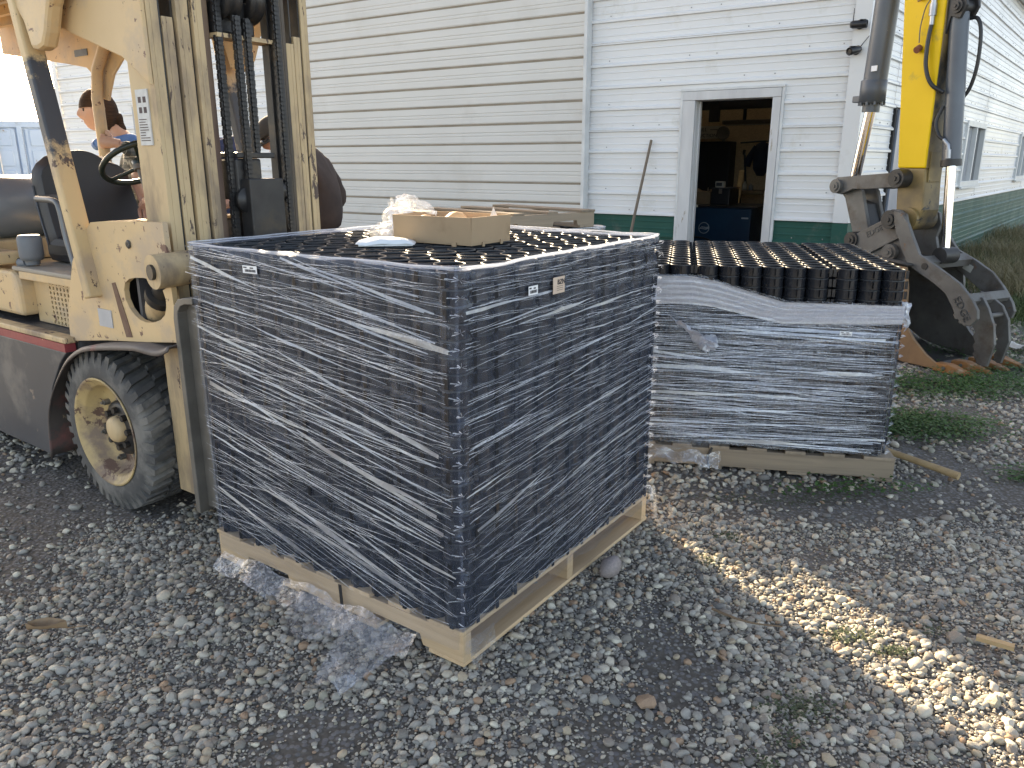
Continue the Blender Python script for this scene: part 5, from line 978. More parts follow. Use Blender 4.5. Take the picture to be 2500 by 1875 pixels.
# thumb cylinder in front of the stick
t0, t1, t2 = Vector((-.47, .315, 2.45)), Vector((-.37, .315, 1.46)), Vector((-.31, .315, .78))
tc_ = MB().cyl(t0, t1, .063, 24).build('thumb_cylinder', EGREY, ex); MB().cyl(t1-Vector((-.005, 0, .045)), t1, .07, 24).build('gland', EBLK, tc_); MB().cyl(t1, t2, .033, 20).build('cylinder_rod', CHROME, ex)
plate('cylinder_bracket', [(-.52, 2.75), (-.40, 2.60), (-.37, 2.48), (-.41, 2.40), (-.48, 2.42), (-.51, 2.30), (-.53, 2.30)], .24, .265, EBLK); plate('cylinder_bracket', [(-.52, 2.75), (-.40, 2.60), (-.37, 2.48), (-.41, 2.40), (-.48, 2.42), (-.51, 2.30), (-.53, 2.30)], .365, .39, EBLK); pin(-.44, 2.48, .225, .405, .045)
MB().lathe([(0, .066), (.012, .066)], t0+(t1-t0)*.62, (t1-t0), 24).build('weld_bead', EGREY, tc_)
# hoses and fittings
MB().cyl((-.60, .205, 2.52), (-.605, .20, 2.72), .02, 12).cyl((-.598, .205, 2.44), (-.60, .205, 2.52), .026, 6).cyl((-.597, .206, 2.38), (-.598, .205, 2.44), .016, 10).build('coupler', MATS['galvanised'], ex)
MB().tube(smoothcurve([(-.597, .206, 2.40), (-.60, .195, 2.26), (-.585, .19, 2.10), (-.53, .20, 1.98), (-.45, .235, 1.92)]), .0145, 10).build('hydraulic_hose', HOSE, ex); MB().tube(smoothcurve([(-.43, .37, 2.41), (-.37, .375, 2.40), (-.335, .38, 2.30), (-.33, .385, 2.10), (-.36, .385, 1.95), (-.41, .37, 1.86)]), .013, 10).build('hydraulic_hose', HOSE, ex); MB().tube(smoothcurve([(-.455, .26, 1.83), (-.475, .235, 1.72), (-.44, .235, 1.63), (-.40, .24, 1.60)]), .013, 10).build('hydraulic_hose', HOSE, ex)
MB().tube([(-.40, .24, 1.60), (-.36, .245, 1.56), (-.355, .248, 1.51)], .013, 10).cyl((-.355, .245, 1.53), (-.352, .25, 1.47), .02, 6).build('hose_fitting', MATS['galvanised'], ex)
MB().tube(smoothcurve([(-.61, .19, 2.56), (-.655, .195, 2.5), (-.68, .2, 2.38), (-.675, .2, 2.27)]), .004, 6).build('lanyard', BARE, ex); MB().cyl((-.675, .18, 2.22), (-.675, .215, 2.24), .024, 12).build('dust_cap', mat('rust_cap', (.25, .09, .05), None, 9, .6), ex); MB().bar((-.62, .2, 2.60), (-.73, .2, 2.56), .015, .022).build('coupler_bracket', mat('rusty_tab', (.33, .17, .05), None, 14, .6), ex)
# bucket: two side plates, curved shell, lip, teeth
side = [(-.38, .70), (-.345, .55), (-.335, .40), (-.325, .285), (-.235, .185), (-.128, .10), (-.003, .035), (.02, .012), (-.30, .005), (-.62, .05), (-.86, .17), (-1.0, .36), (-1.03, .56), (-.98, .70), (-.80, .72)]
WB_ = .66
for y in (0, WB_-.025): plate('bucket_side', side, y, y+.025, ERUST if y == 0 else EWORN, bev=.003)
sh = smoothcurve([(.02, 0, .012), (-.30, 0, .006), (-.62, 0, .05), (-.86, 0, .17), (-1.0, 0, .36), (-1.03, 0, .56), (-.96, 0, .71), (-.78, 0, .735), (-.38, 0, .705)], 5); n_ = len(sh)
vs = [(q.x, y, q.z) for q in sh for y in (.026, WB_-.026)]; bs_ = MB().add(vs, [(2*i, 2*i+1, 2*i+3, 2*i+2) for i in range(n_-1)], True).build('bucket_shell', mat('bucket_inside', (.035, .034, .034), (.06, .052, .045), 5, .6, .1, bmp=.2), ex); sm_ = bs_.modifiers.new('s', 'SOLIDIFY'); sm_.thickness = .018; sm_.offset = 1
plate('bucket_lip', [(-.12, .03), (.035, .012), (.035, .0), (-.12, .008)], .026, WB_-.026, EWORN)
TOOTH = mat('rusty_tooth', (.34, .15, .045), (.24, .10, .035), 9, .6, .2, bmp=.15, dirt=((.36, .27, .18), .2, 12))
for i in range(4):
    y = .045+i*(WB_-.09)/3; th_ = MB(); w0, w1 = .048, .028
    sec = [(-.05, .055, .0, w0), (.05, .062, .0, w0), (.10, .05, .004, w0*.9), (.20, .03, .006, w1), (.235, .016, .008, w1*.8)]; v_ = []
    for x, zt, zb, ww in sec: v_ += [(x, y-ww, zb), (x, y+ww, zb), (x, y+ww*.85, zt), (x, y-ww*.85, zt)]
    th_.add(v_, [(4*k+j, 4*k+(j+1) % 4, 4*k+4+(j+1) % 4, 4*k+4+j) for k in range(4) for j in range(4)]+[(0, 1, 2, 3), (16, 19, 18, 17)]); t_ = th_.build('tooth', TOOTH, ex, .006); MB().cyl((.03, y-w0-.004, .032), (.03, y+w0+.004, .032), .012, 10).build('tooth_pin', EWORN, t_)
# bucket ears with lettering
ear = [(-.983, .88), (-.70, 1.03), (-.66, 1.10), (-.595, 1.10), (-.53, 1.07), (-.50, .99), (-.53, .89), (-.50, .80), (-.42, .70), (-.90, .70), (-1.03, .785)]
for y in (.115, .49): plate('bucket_ear', ear, y, y+.032, EWORN, bev=.006)
plate('ear_rib', [(-.86, .745), (-.56, .915), (-.545, .895), (-.84, .73)], .095, .1145, EWORN)
def letter(s_, size, loc, rot, m, parent): me = text_mesh(s_, size, .003); me.materials.append(m); o = link('lettering', me, parent); o.location = loc; o.rotation_euler = rot; return o
letter('EDGE', .062, (-.785, .113, .925), (math.pi/2, -.50, 0), mat('raised_iron', (.10, .098, .094), None, 9, .5, .3), ex)
# thumb: outer arms and inner tines
tn = [(-.607, 1.092), (-.537, 1.08), (-.472, 1.011), (-.414, .911), (-.342, .793), (-.23, .743), (-.12, .689), (-.002, .628), (.097, .542), (.158, .462), (.168, .403), (.13, .351), (.085, .338), (.060, .352), (.039, .350), (.032, .378), (.008, .375), (-.011, .398), (-.008, .42), (-.033, .461), (-.096, .544), (-.196, .602), (-.295, .647), (-.385, .689), (-.439, .73), (-.495, .81), (-.532, .891), (-.563, .931), (-.587, 1.004)]
tarm = plate('thumb_arm', tn, .075, .105, EWORN, bev=.005); plate('thumb_arm', [(-.71, 1.063), (-.661, 1.072), (-.592, 1.021), (-.529, .938), (-.475, .866), (-.417, .80), (-.25, .731), (-.116, .661), (-.013, .564), (.068, .461), (.094, .402), (.078, .346), (.04, .382), (0, .429), (-.129, .483), (-.268, .572), (-.399, .654), (-.453, .692), (-.537, .761), (-.599, .844), (-.651, .929), (-.709, .98)], .60, .63, EWORN, bev=.005)
letter('EDGE', .075, (.045, .072, .455), (math.pi/2, .96, 0), MATS['raised_iron'], tarm)
MB().cyl((-.285, .070, .715), (-.285, .0748, .715), .024, 18).build('pin_hole', EBLK, tarm)
plate('thumb_tine', [(.0, .53), (.06, .52), (.11, .451), (.166, .338), (.193, .21), (.166, .045), (.13, .035), (.087, .062), (.046, .111), (.060, .135), (.033, .167), (.055, .202), (.026, .24), (.042, .272), (.005, .319), (.02, .40)], .27, .298, EWORN, bev=.004)
plate('thumb_tine', [(-.071, .54), (-.004, .53), (.11, .461), (.17, .368), (.202, .219), (.167, .05), (.137, .05), (.108, .10), (.124, .14), (.098, .18), (.118, .22), (.09, .27), (.093, .323), (.003, .412)], .42, .448, EWORN, bev=.004)
MB().prism([(-.02, .49), (-.03, .54), (.02, .55), (.05, .50), (.03, .47)], lambda x, z: (x, .106, z), lambda x, z: (x, .599, z)).build('thumb_cross_plate', EWORN, ex); MB().cyl((.115, .299, .40), (.115, .419, .40), .018, 12).build('tine_spacer', EWORN, ex)
MB().prism([(-.42, .76), (-.34, .78), (-.28, .74), (-.30, .69), (-.40, .71)], lambda x, z: (x, .106, z), lambda x, z: (x, .599, z)).build('thumb_cross_plate', EWORN, ex); MB().cyl((-.30, .24, .78), (-.30, .39, .78), .06, 20).build('rod_eye', EBLK, ex)
plate('thumb_sticker', [(-.33, .715), (-.26, .685), (-.28, .635), (-.35, .665)], .597, .5995, mat('worn_sticker', (.42, .42, .38), None, 9, .6))
# ================================================================ people
def skin_mesh(J, edges, root, sub=2, wr=0., fr=14.):
    """J: name -> (pos, radius or (rx, ry)); returns (verts, faces)"""
    names = list(J); me = bpy.data.meshes.new('k'); me.from_pydata([J[n_][0] for n_ in names], [(names.index(a), names.index(b)) for a, b in edges], [])
    o = bpy.data.objects.new('k', me); C.objects.link(o); md = o.modifiers.new('s', 'SKIN'); md.use_smooth_shade = True
    for n_, sv in zip(names, me.skin_vertices[0].data): r0 = J[n_][1]; sv.radius = r0 if hasattr(r0, '__len__') else (r0, r0); sv.use_root = n_ == root
    sb = o.modifiers.new('d', 'SUBSURF'); sb.levels = sub; sb.render_levels = sub
    dg = bpy.context.evaluated_depsgraph_get(); em = bpy.data.meshes.new_from_object(o.evaluated_get(dg)); bpy.data.objects.remove(o)
    vs = [v.co.copy() for v in em.vertices]; fs = [tuple(p_.vertices) for p_ in em.polygons]
    if wr: vs = [v+em.vertices[i].normal*(wr*(nz(v.x, v.y, v.z*.6, fr)+.5*nz(v.x, v.y, v.z, fr*2.3))) for i, v in enumerate(vs)]
    return vs, fs
def head_shape(c, face, down=0., h=.235):
    """c centre, face: horizontal facing vector, down: nod angle"""
    f = Vector(face).normalized(); s = Vector((-f.y, f.x, 0)); u = Vector((0, 0, 1)); f2 = f*math.cos(down)-u*math.sin(down); u2 = u*math.cos(down)+f*math.sin(down); vs = []; fs = []; nu, nv_ = 28, 22
    for i in range(nv_+1):
        b = math.pi*i/nv_-math.pi/2
        for j in range(nu):
            a = 2*math.pi*j/nu; x, y, z = math.cos(b)*math.cos(a), math.cos(b)*math.sin(a), math.sin(b)
            w_ = .078*(1-.22*max(0, -z)**1.5); d = .100 if x < 0 else .092; px, py, pz = x*d, y*w_, z*h/2
            if z < -.2 and x > 0: px += .010*max(0, x)*(-z)                       # chin
            if x < 0 and z < 0: px *= 1-.30*(-z)
            g = lambda y0, z0, sy, sz: math.exp(-((py-y0)/sy)**2-((pz-z0)/sz)**2)*(x > 0)
            px += .024*g(0, -.018, .011, .020)+.012*g(0, .006, .009, .018)+.007*g(0, .030, .05, .010)-.010*(g(.032, .010, .016, .012)+g(-.032, .010, .016, .012))+.007*g(0, -.058, .022, .008)-.004*g(0, -.050, .02, .004)+.008*g(0, -.092, .02, .014)
            vs.append(Vector(c)+f2*px+s*py+u2*pz)
    for i in range(nv_):
        for j in range(nu): fs.append((i*nu+j, i*nu+(j+1) % nu, (i+1)*nu+(j+1) % nu, (i+1)*nu+j))
    frame = (Vector(c), f2, s, u2); return vs, fs, frame
def ears(mb, fr):
    c, f, s, u = fr
    for q in (-1, 1): mb.tube([c+s*q*.076+u*.022-f*.012, c+s*q*.088+u*.012-f*.022, c+s*q*.086-u*.012-f*.018, c+s*q*.076-u*.03-f*.006], [.009, .013, .011, .006], 8)
def hair_shape(fr, m, parent, grow, low, name='hair', tailp=None):
    c, f, s, u = fr; vs = []; fs = []; nu, nv_ = 30, 16
    for i in range(nv_+1):
        t = i/nv_
        for j in range(nu):
            a = 2*math.pi*j/nu; fx = math.cos(a); lim = .62+(low if fx < .25 else 0)*(.5-.5*max(-1, min(1, fx*2))); b = math.pi/2-t*lim*math.pi*.72
            k = 1+grow+.03*nz(a*5, t*9, 3); x, y, z = math.cos(b)*fx, math.cos(b)*math.sin(a), math.sin(b); vs.append(c+f*(x*(.101 if x < 0 else .094)*k)+s*(y*.081*k)+u*(z*.1195*k))
    for i in range(nv_):
        for j in range(nu): fs.append((i*nu+j, i*nu+(j+1) % nu, (i+1)*nu+(j+1) % nu, (i+1)*nu+j))
    mb = MB().add(vs, fs, True)
    if tailp: mb.tube(smoothcurve([c+f*a+s*b+u*d for a, b, d in tailp], 4), [.03+.008*math.sin(i) for i in range(4*(len(tailp)-1)+1)], 10)
    return mb.build(name, m, parent)
def eyes(fr, parent):
    c, f, s, u = fr
    for q in (-1, 1): MB().lathe([(-.006, 0), (-.004, .008), (.002, .010), (.005, .006), (.006, 0)], c+f*.078+s*q*.031+u*.010, f, 10).build('eye', mat('eye_dark', (.03, .022, .018), None, 9, .25), parent); MB().tube([c+f*.088+s*q*.016+u*.026, c+f*.090+s*q*.032+u*.031, c+f*.078+s*q*.05+u*.026], [.003, .004, .002], 6).build('eyebrow', mat('brow_hair', (.07, .04, .025), None, 9, .8), parent)
    MB().tube([c+f*.0965+s*q*.022-u*.052 for q in (-1, -.5, 0, .5, 1)], [.002, .0035, .004, .0035, .002], 6).build('lips', mat('lip_skin', (.36, .15, .12), None, 9, .5), parent)
def hand(mb, wrist, knuck, fdir, bend, thumb_side, width=.075, length=.085):
    """palm from wrist to knuckle line; fingers start along fdir and curl towards bend"""
    W0, K = Vector(wrist), Vector(knuck); d = (K-W0).normalized(); side = Vector(thumb_side).normalized(); side = (side-d*side.dot(d)).normalized()
    mb.tube([W0-d*.02, W0+d*.01, W0+d*.45*(K-W0).length, K], [.024, .027, .036, .034], 10)
    for i, (o_, L_) in enumerate(((.032, .072), (.011, .082), (-.011, .076), (-.031, .060))):
        b0 = K+side*o_*1.0-d*.006; f = Vector(fdir).normalized(); n_ = Vector(bend).normalized(); pts = [b0-d*.012, b0]; p_ = b0; ang = .25
        for seg in (.42, .33, .25): v_ = f*math.cos(ang)+n_*math.sin(ang); p_ = p_+v_*L_*seg; pts.append(p_); ang += .95
        mb.tube(smoothcurve(pts, 3), [.0105-.0002*k for k in range(3*(len(pts)-1)+1)], 8)
    b0 = W0+d*.03+side*.03; mb.tube(smoothcurve([b0, b0+side*.022+d*.02, b0+side*.02+d*.03+Vector(bend)*.025, b0+side*.004+d*.034+Vector(bend)*.045], 3), [.0125, .012, .0118, .0115, .011, .011, .0105, .010, .009, .008], 8)
SKIN = mat('skin', (.55, .33, .24), (.50, .29, .20), 9, .5, bmp=.08, bscale=120); SKIN2 = mat('ruddy_skin', (.43, .22, .155), None, 9, .5, bmp=.08)
JEAN = mat('blue_denim', (.035, .055, .10), (.022, .035, .07), 14, .85, bmp=.2, bscale=200); BOOT = mat('brown_boot', (.07, .045, .03), None, 9, .6)
def legs(base_, hipz, spread, face, m, parent, r0=.082):
    b = Vector(base_); f = Vector(face).normalized(); s = Vector((-f.y, f.x, 0)); z = Vector((0, 0, 1)); J = {'p': (b+z*hipz, (.15, .12))}; E_ = []
    for q, n_ in ((-1, 'l'), (1, 'r')):
        h_ = b+s*q*spread*.55; k_ = b+s*q*spread*.7+f*.02; a_ = b+s*q*spread*.8
        J[n_+'h'] = (h_+z*(hipz-.08), .098); J[n_+'k'] = (k_+z*.5, .068); J[n_+'a'] = (a_+z*.10, .058); E_ += [('p', n_+'h'), (n_+'h', n_+'k'), (n_+'k', n_+'a')]
    J['w'] = (b+z*(hipz+.10), (.155, .115)); E_.append(('p', 'w'))
    vs, fs = skin_mesh(J, E_, 'p', 2, .006, 9); MB().add(vs, fs, True).build('trousers', m, parent)
    for q in (-1, 1):
        a_ = b+s*q*spread*.8; MB().tube([a_-f*.07+z*.05, a_+z*.06, a_+f*.09+z*.045, a_+f*.17+z*.035], [.04, .052, .045, .03], 12).tube([a_+z*.05, a_+z*.16], [.05, .055], 12).build('boot', BOOT, parent)
def under_body(J, E_, root, parts, name, m, parent):
    vs, fs = skin_mesh(J, E_, root, 1); mb = MB().add(vs, fs, True)
    for fn in parts: fn(mb)
    return mb.build(name, m, parent)
# --- woman holding the rear pillar
wm = thing('person', 'person with tied-back brown hair and plaid shirt gripping the forklift pillar', 'person', (0, 0, 0), 0, None)
B0 = Vector((-2.26, 5.02, 0)); hc = Vector((-2.475, 4.93, 1.735)); fdir = (-.86, -.50, 0); pil = Vector((-2.335, 4.655, 1.565))
hv, hf, hfr = head_shape(hc, fdir, .06)
shR, shL = Vector((-2.13, 4.90, 1.47)), Vector((-2.40, 5.14, 1.47)); elR, wrR = Vector((-2.02, 4.66, 1.43)), Vector((-2.235, 4.605, 1.545))
elL, wrL = Vector((-2.52, 5.10, 1.2)), Vector((-2.60, 4.95, 1.02))
Jb = {'pel': (B0+Vector((0, 0, 1.0)), .11), 'chest': (B0+Vector((-.01, 0, 1.35)), (.13, .10)), 'neck0': (B0+Vector((-.05, -.02, 1.52)), .058), 'neck1': (hc+Vector((.03, .02, -.07)), .052), 'sr': (shR, .05), 'er': (elR, .036), 'wr': (wrR, .026), 'sl': (shL, .05), 'el': (elL, .036), 'wl': (wrL, .026)}
Eb = [('pel', 'chest'), ('chest', 'neck0'), ('neck0', 'neck1'), ('chest', 'sr'), ('sr', 'er'), ('er', 'wr'), ('chest', 'sl'), ('sl', 'el'), ('el', 'wl')]
def wh(mb):
    mb.add(hv, hf, True); ears(mb, hfr); gd_ = (pil-wrR); gd_.z = 0; gd_.normalize(); out = Vector((.577, .817, 0))
    hand(mb, wrR, wrR+Vector((-.075, -.012, .012)), Vector((-.75, .55, 0)), Vector((.25, .95, 0)), (0, 0, 1)); hand(mb, wrL, wrL+Vector((-.02, -.05, -.06)), (-.1, -.4, -.9), (.6, -.4, 0), (-1, 0, 0))
under_body(Jb, Eb, 'pel', [wh], 'body', SKIN, wm)
def plaid():
    m, nt, bs = base('plaid_flannel'); v = coords(nt); s = node(nt, 'ShaderNodeSeparateXYZ'); nt.links.new(v, s.inputs[0])
    def stripes(sock, sc_, w_): return mth(nt, 'LESS_THAN', mth(nt, 'FRACT', mth(nt, 'MULTIPLY', sock, sc_)), w_)
    d1 = mth(nt, 'ADD', s.outputs[0], s.outputs[1]); a = stripes(d1, 16, .45); b = stripes(s.outputs[2], 14, .45); c = mth(nt, 'MULTIPLY', mth(nt, 'ADD', a, b), .5); col = ramp(nt, [(0, (.035, .04, .038)), (.5, (.085, .09, .08)), (1, (.15, .15, .13))], c).outputs[0]
    l1 = mth(nt, 'MAXIMUM', stripes(mth(nt, 'ADD', d1, .031), 16, .07), stripes(mth(nt, 'ADD', s.outputs[2], .03), 14, .07)); col = mixc(nt, mth(nt, 'MULTIPLY', l1, .7), col, (.33, .33, .28)); nt.links.new(col, bs.inputs['Base Color']); bs.inputs['Roughness'].default_value = .9; bump(nt, bs, noisetex(nt, v, 300, 2), .2, .002); return m
Js = {'w': (B0+Vector((0, 0, .93)), (.165, .14)), 'b': (B0+Vector((0, 0, 1.12)), (.15, .125)), 'c': (B0+Vector((-.01, 0, 1.36)), (.17, .13)), 'n': (B0+Vector((-.04, -.01, 1.50)), .075), 'sr': (shR, .072), 'er': (elR, .058), 'wr': (wrR+Vector((.018, .002, -.008)), .04), 'sl': (shL, .072), 'el': (elL, .058), 'wl': (wrL+Vector((.01, .02, .04)), .042)}
Es = [('w', 'b'), ('b', 'c'), ('c', 'n'), ('c', 'sr'), ('sr', 'er'), ('er', 'wr'), ('c', 'sl'), ('sl', 'el'), ('el', 'wl')]
vs, fs = skin_mesh(Js, Es, 'w', 2, .012, 16); MB().add(vs, fs, True).build('plaid_shirt', plaid(), wm)
HOOD = mat('blue_hoodie', (.08, .19, .42), (.06, .15, .34), 9, .9, bmp=.15)
MB().tube(smoothcurve([hc+Vector((-.0, -.06, -.185)), hc+Vector((.08, -.06, -.175)), hc+Vector((.16, .02, -.16)), hc+Vector((.13, .11, -.15)), hc+Vector((.02, .11, -.17)), hc+Vector((-.04, .03, -.19)), hc+Vector((-.0, -.06, -.185))], 4), [.030+.005*math.sin(i) for i in range(25)], 12).build('hood_collar', HOOD, wm)
HAIR = mat('brown_hair', (.055, .028, .014), (.028, .015, .009), 5, .7, spec=.25, stretch=(3, 3, 30), bmp=.4, bscale=40)
hair_shape(hfr, HAIR, wm, .085, .62, tailp=[(-.085, 0, -.03), (-.105, 0, -.06), (-.10, 0, -.10), (-.085, 0, -.13)]); eyes(hfr, wm); legs(B0, .92, .14, fdir, JEAN, wm)
# --- person mostly hidden behind the mast
p3 = thing('person', 'person in dark blue shirt with bare forearm, mostly hidden behind the mast', 'person')
B3 = Vector((-1.72, 4.50, 0)); hc3 = Vector((-1.70, 4.36, 1.74)); hv3, hf3, hfr3 = head_shape(hc3, (-.2, -1, 0), .45)
s1, s2 = Vector((-1.93, 4.42, 1.50)), Vector((-1.50, 4.46, 1.51)); e1, w1 = Vector((-1.94, 4.18, 1.36)), Vector((-1.80, 3.93, 1.25)); e2, w2 = Vector((-1.42, 4.25, 1.28)), Vector((-1.50, 4.02, 1.22))
J3 = {'pel': (B3+Vector((0, .03, 1.0)), .12), 'chest': (B3+Vector((0, -.02, 1.38)), (.15, .11)), 'n0': (B3+Vector((0, -.06, 1.55)), .062), 'n1': (hc3+Vector((0, .03, -.07)), .056), 's1': (s1, .055), 'e1': (e1, .045), 'w1': (w1, .03), 's2': (s2, .055), 'e2': (e2, .045), 'w2': (w2, .03)}
E3 = [('pel', 'chest'), ('chest', 'n0'), ('n0', 'n1'), ('chest', 's1'), ('s1', 'e1'), ('e1', 'w1'), ('chest', 's2'), ('s2', 'e2'), ('e2', 'w2')]
def ph(mb): mb.add(hv3, hf3, True); ears(mb, hfr3); hand(mb, w1, w1+Vector((.035, -.075, -.03)), (.3, -.85, -.3), (.2, 0, -.9), (1, 0, 0)); hand(mb, w2, w2+Vector((-.02, -.08, -.02)), (-.1, -.9, -.2), (0, .1, -.9), (-1, 0, 0))
under_body(J3, E3, 'pel', [ph], 'body', SKIN2, p3)
Jt = {'w': (B3+Vector((0, .03, .92)), (.18, .145)), 'b': (B3+Vector((0, .02, 1.15)), (.17, .135)), 'c': (B3+Vector((0, -.02, 1.40)), (.19, .135)), 'n': (B3+Vector((0, -.05, 1.53)), .08), 's1': (s1, .085), 'e1': (s1+(e1-s1)*.85, .07), 's2': (s2, .085), 'e2': (s2+(e2-s2)*.85, .07)}
vs, fs = skin_mesh(Jt, [('w', 'b'), ('b', 'c'), ('c', 'n'), ('c', 's1'), ('s1', 'e1'), ('c', 's2'), ('s2', 'e2')], 'w', 2, .012, 14); MB().add(vs, fs, True).build('shirt', mat('navy_shirt', (.035, .05, .12), (.025, .035, .08), 9, .85, bmp=.15), p3)
hair_shape(hfr3, mat('dark_hair', (.02, .015, .012), None, 5, .5), p3, .06, .3); eyes(hfr3, p3); legs(B3, .92, .15, (-.2, -1, 0), JEAN, p3)
# --- man in brown jacket, head bowed
mn = thing('person', 'person in brown jacket and dark cap looking down behind the mast', 'person')
B4 = Vector((-1.295, 5.40, 0)); f4 = Vector((-.95, -.30, 0)).normalized(); hc4 = Vector((-1.535, 5.32, 1.61)); hv4, hf4, hfr4 = head_shape(hc4, f4, .62)
a1, a2 = Vector((-1.40, 5.20, 1.43)), Vector((-1.33, 5.57, 1.43)); e1, w1 = Vector((-1.33, 5.10, 1.17)), Vector((-1.52, 5.06, 1.08)); e2, w2 = Vector((-1.20, 5.62, 1.18)), Vector((-1.42, 5.56, 1.08))
J4 = {'pel': (B4+Vector((0, 0, .98)), .12), 'chest': (B4+Vector((-.03, -.01, 1.36)), (.14, .11)), 'n0': (B4+Vector((-.12, -.03, 1.52)), .064), 'n1': (hc4+Vector((.05, .015, -.05)), .058), 's1': (a1, .055), 'e1': (e1, .042), 'w1': (w1, .03), 's2': (a2, .055), 'e2': (e2, .042), 'w2': (w2, .03)}
def mh(mb): mb.add(hv4, hf4, True); ears(mb, hfr4); hand(mb, w1, w1+Vector((-.08, -.02, -.01)), (-.9, 0, -.2), (0, .6, -.5), (0, .3, 1)); hand(mb, w2, w2+Vector((-.08, -.02, -.01)), (-.9, 0, -.2), (0, -.6, -.5), (0, -.3, 1))
under_body(J4, E3, 'pel', [mh], 'body', SKIN2, mn)
JK = {'w': (B4+Vector((.0, 0, .96)), (.175, .155)), 'b': (B4+Vector((.015, 0, 1.17)), (.19, .165)), 'c': (B4+Vector((-.03, 0, 1.36)), (.165, .14)), 'n': (B4+Vector((-.10, -.02, 1.52)), .085), 's1': (a1, .085), 'e1': (e1, .078), 'w1': (w1+Vector((.03, .01, .01)), .055), 's2': (a2, .085), 'e2': (e2, .078), 'w2': (w2+Vector((.03, .01, .01)), .055)}
vs, fs = skin_mesh(JK, [('w', 'b'), ('b', 'c'), ('c', 'n'), ('c', 's1'), ('s1', 'e1'), ('e1', 'w1'), ('c', 's2'), ('s2', 'e2'), ('e2', 'w2')], 'w', 2, .016, 11); MB().add(vs, fs, True).build('jacket', mat('brown_canvas', (.066, .043, .036), (.045, .03, .026), 7, .88, bmp=.15, bscale=120), mn)
c, f, s, u = hfr4; col = [c-f*.075+s*.11*math.sin(q)-u*.13-f*.06*math.cos(q) for q in [2*math.pi*k/16 for k in range(17)]]; MB().tube(col, .022, 8, False).build('collar', mat('dark_collar', (.02, .018, .018), None, 9, .8), mn)
CAPM = mat('dark_cap', (.018, .018, .017), (.028, .027, .024), 8, .85)
vs = []; fs = []; nu, nv_ = 28, 9
for i in range(nv_+1):
    b = math.pi/2*(1-i/nv_*.92)
    for j in range(nu): a = 2*math.pi*j/nu; vs.append(c+f*(math.cos(b)*math.cos(a)*.112)+s*(math.cos(b)*math.sin(a)*.094)+u*(.022+math.sin(b)*.108))
for i in range(nv_):
    for j in range(nu): fs.append((i*nu+j, i*nu+(j+1) % nu, (i+1)*nu+(j+1) % nu, (i+1)*nu+j))
cap = MB().add(vs, fs, True).build('cap', CAPM, mn)
vs = []
for i in range(9):
    q = -1+2*i/8
    for k in range(4): t = k/3; vs.append(c+f*(.085*math.sqrt(max(0, 1-q*q*.72))+t*.085*math.sqrt(max(.02, 1-q*q)))+s*q*.083+u*(.030-.012*t-.025*q*q))
vz = MB().add(vs, [(i*4+k, i*4+k+1, (i+1)*4+k+1, (i+1)*4+k) for i in range(8) for k in range(3)], True).build('visor', CAPM, cap); sm_ = vz.modifiers.new('s', 'SOLIDIFY'); sm_.thickness = .005
GLS = mat('dark_lens', (.03, .03, .032), None, 9, .1)
for q in (-1, 1): MB().tube([c+f*.104+s*q*.01+u*.012, c+f*.103+s*q*.033+u*.016, c+f*.088+s*q*.06+u*.012], [.014, .019, .012], 10).tube([c+f*.085+s*q*.066+u*.014, c-f*.005+s*q*.084+u*.016], .004, 6).build('glasses', GLS, mn)
eyes(hfr4, mn); hair_shape(hfr4, MATS['dark_hair'], mn, .03, .25); legs(B4, .95, .15, f4, JEAN, mn)

# ================================================================ small ground things and plants
WOODH = wood('ash_handle', (.46, .32, .17), (.34, .22, .11))
ah = MB().tube(smoothcurve([(1.62, 3.93, .075), (1.90, 3.655, .045), (2.0, 3.53, .035), (2.097, 3.40, .024)], 4), [.018, .0175, .017, .017, .0165, .016, .016, .016, .0165, .017, .0175, .018, .019], 12).build('tool_handle', WOODH); tag(ah, 'pale wooden tool handle on the ground beside the shorter pallet', 'tool handle')
pw = thing('scrap_paper', 'white scrap lying in the weeds past the bucket', 'litter', (4.02, 6.0, .03), .4)
crumple('paper_sheet', MATS['paper_white'], pw, lambda u, v_: (-.12+.24*u, -.07+.14*v_, .02+.02*math.sin(u*5)), 10, 8, 3, .02, 15)
lf = thing('dry_leaf', 'curled dry tan leaf on the gravel near the forklift', 'leaf', (-1.46, 2.14, .03), .1)
crumple('leaf_blade', mat('dry_leaf', (.30, .20, .12), (.22, .14, .08), 20, .8), lf, lambda u, v_: (-.055+.12*u, (v_-.5)*.045*math.sin(math.pi*min(.98, u*.9+.08)), .005+.012*(v_-.5)**2*8), 12, 6, 2, .006, 25); MB().tube([(.06, 0, .004), (.12, .01, .002)], .0018, 6).build('leaf_stem', MATS['dry_leaf'], lf)
tw = MB().tube(smoothcurve([(.66, 2.27, .025), (.72, 2.21, .028), (.78, 2.185, .024), (.86, 2.175, .02)], 4), [.005-.0002*k for k in range(13)], 6).build('twig', mat('twig_bark', (.2, .13, .08), None, 20, .8)); tag(tw, 'thin curved twig lying on the sunlit gravel', 'twig')
tw = MB().bar((1.52, 2.05, .028), (1.44, 2.11, .026), .022, .014).build('wood_scrap', WOODH); tag(tw, 'short pale wood scrap half under the gravel', 'wood scrap')
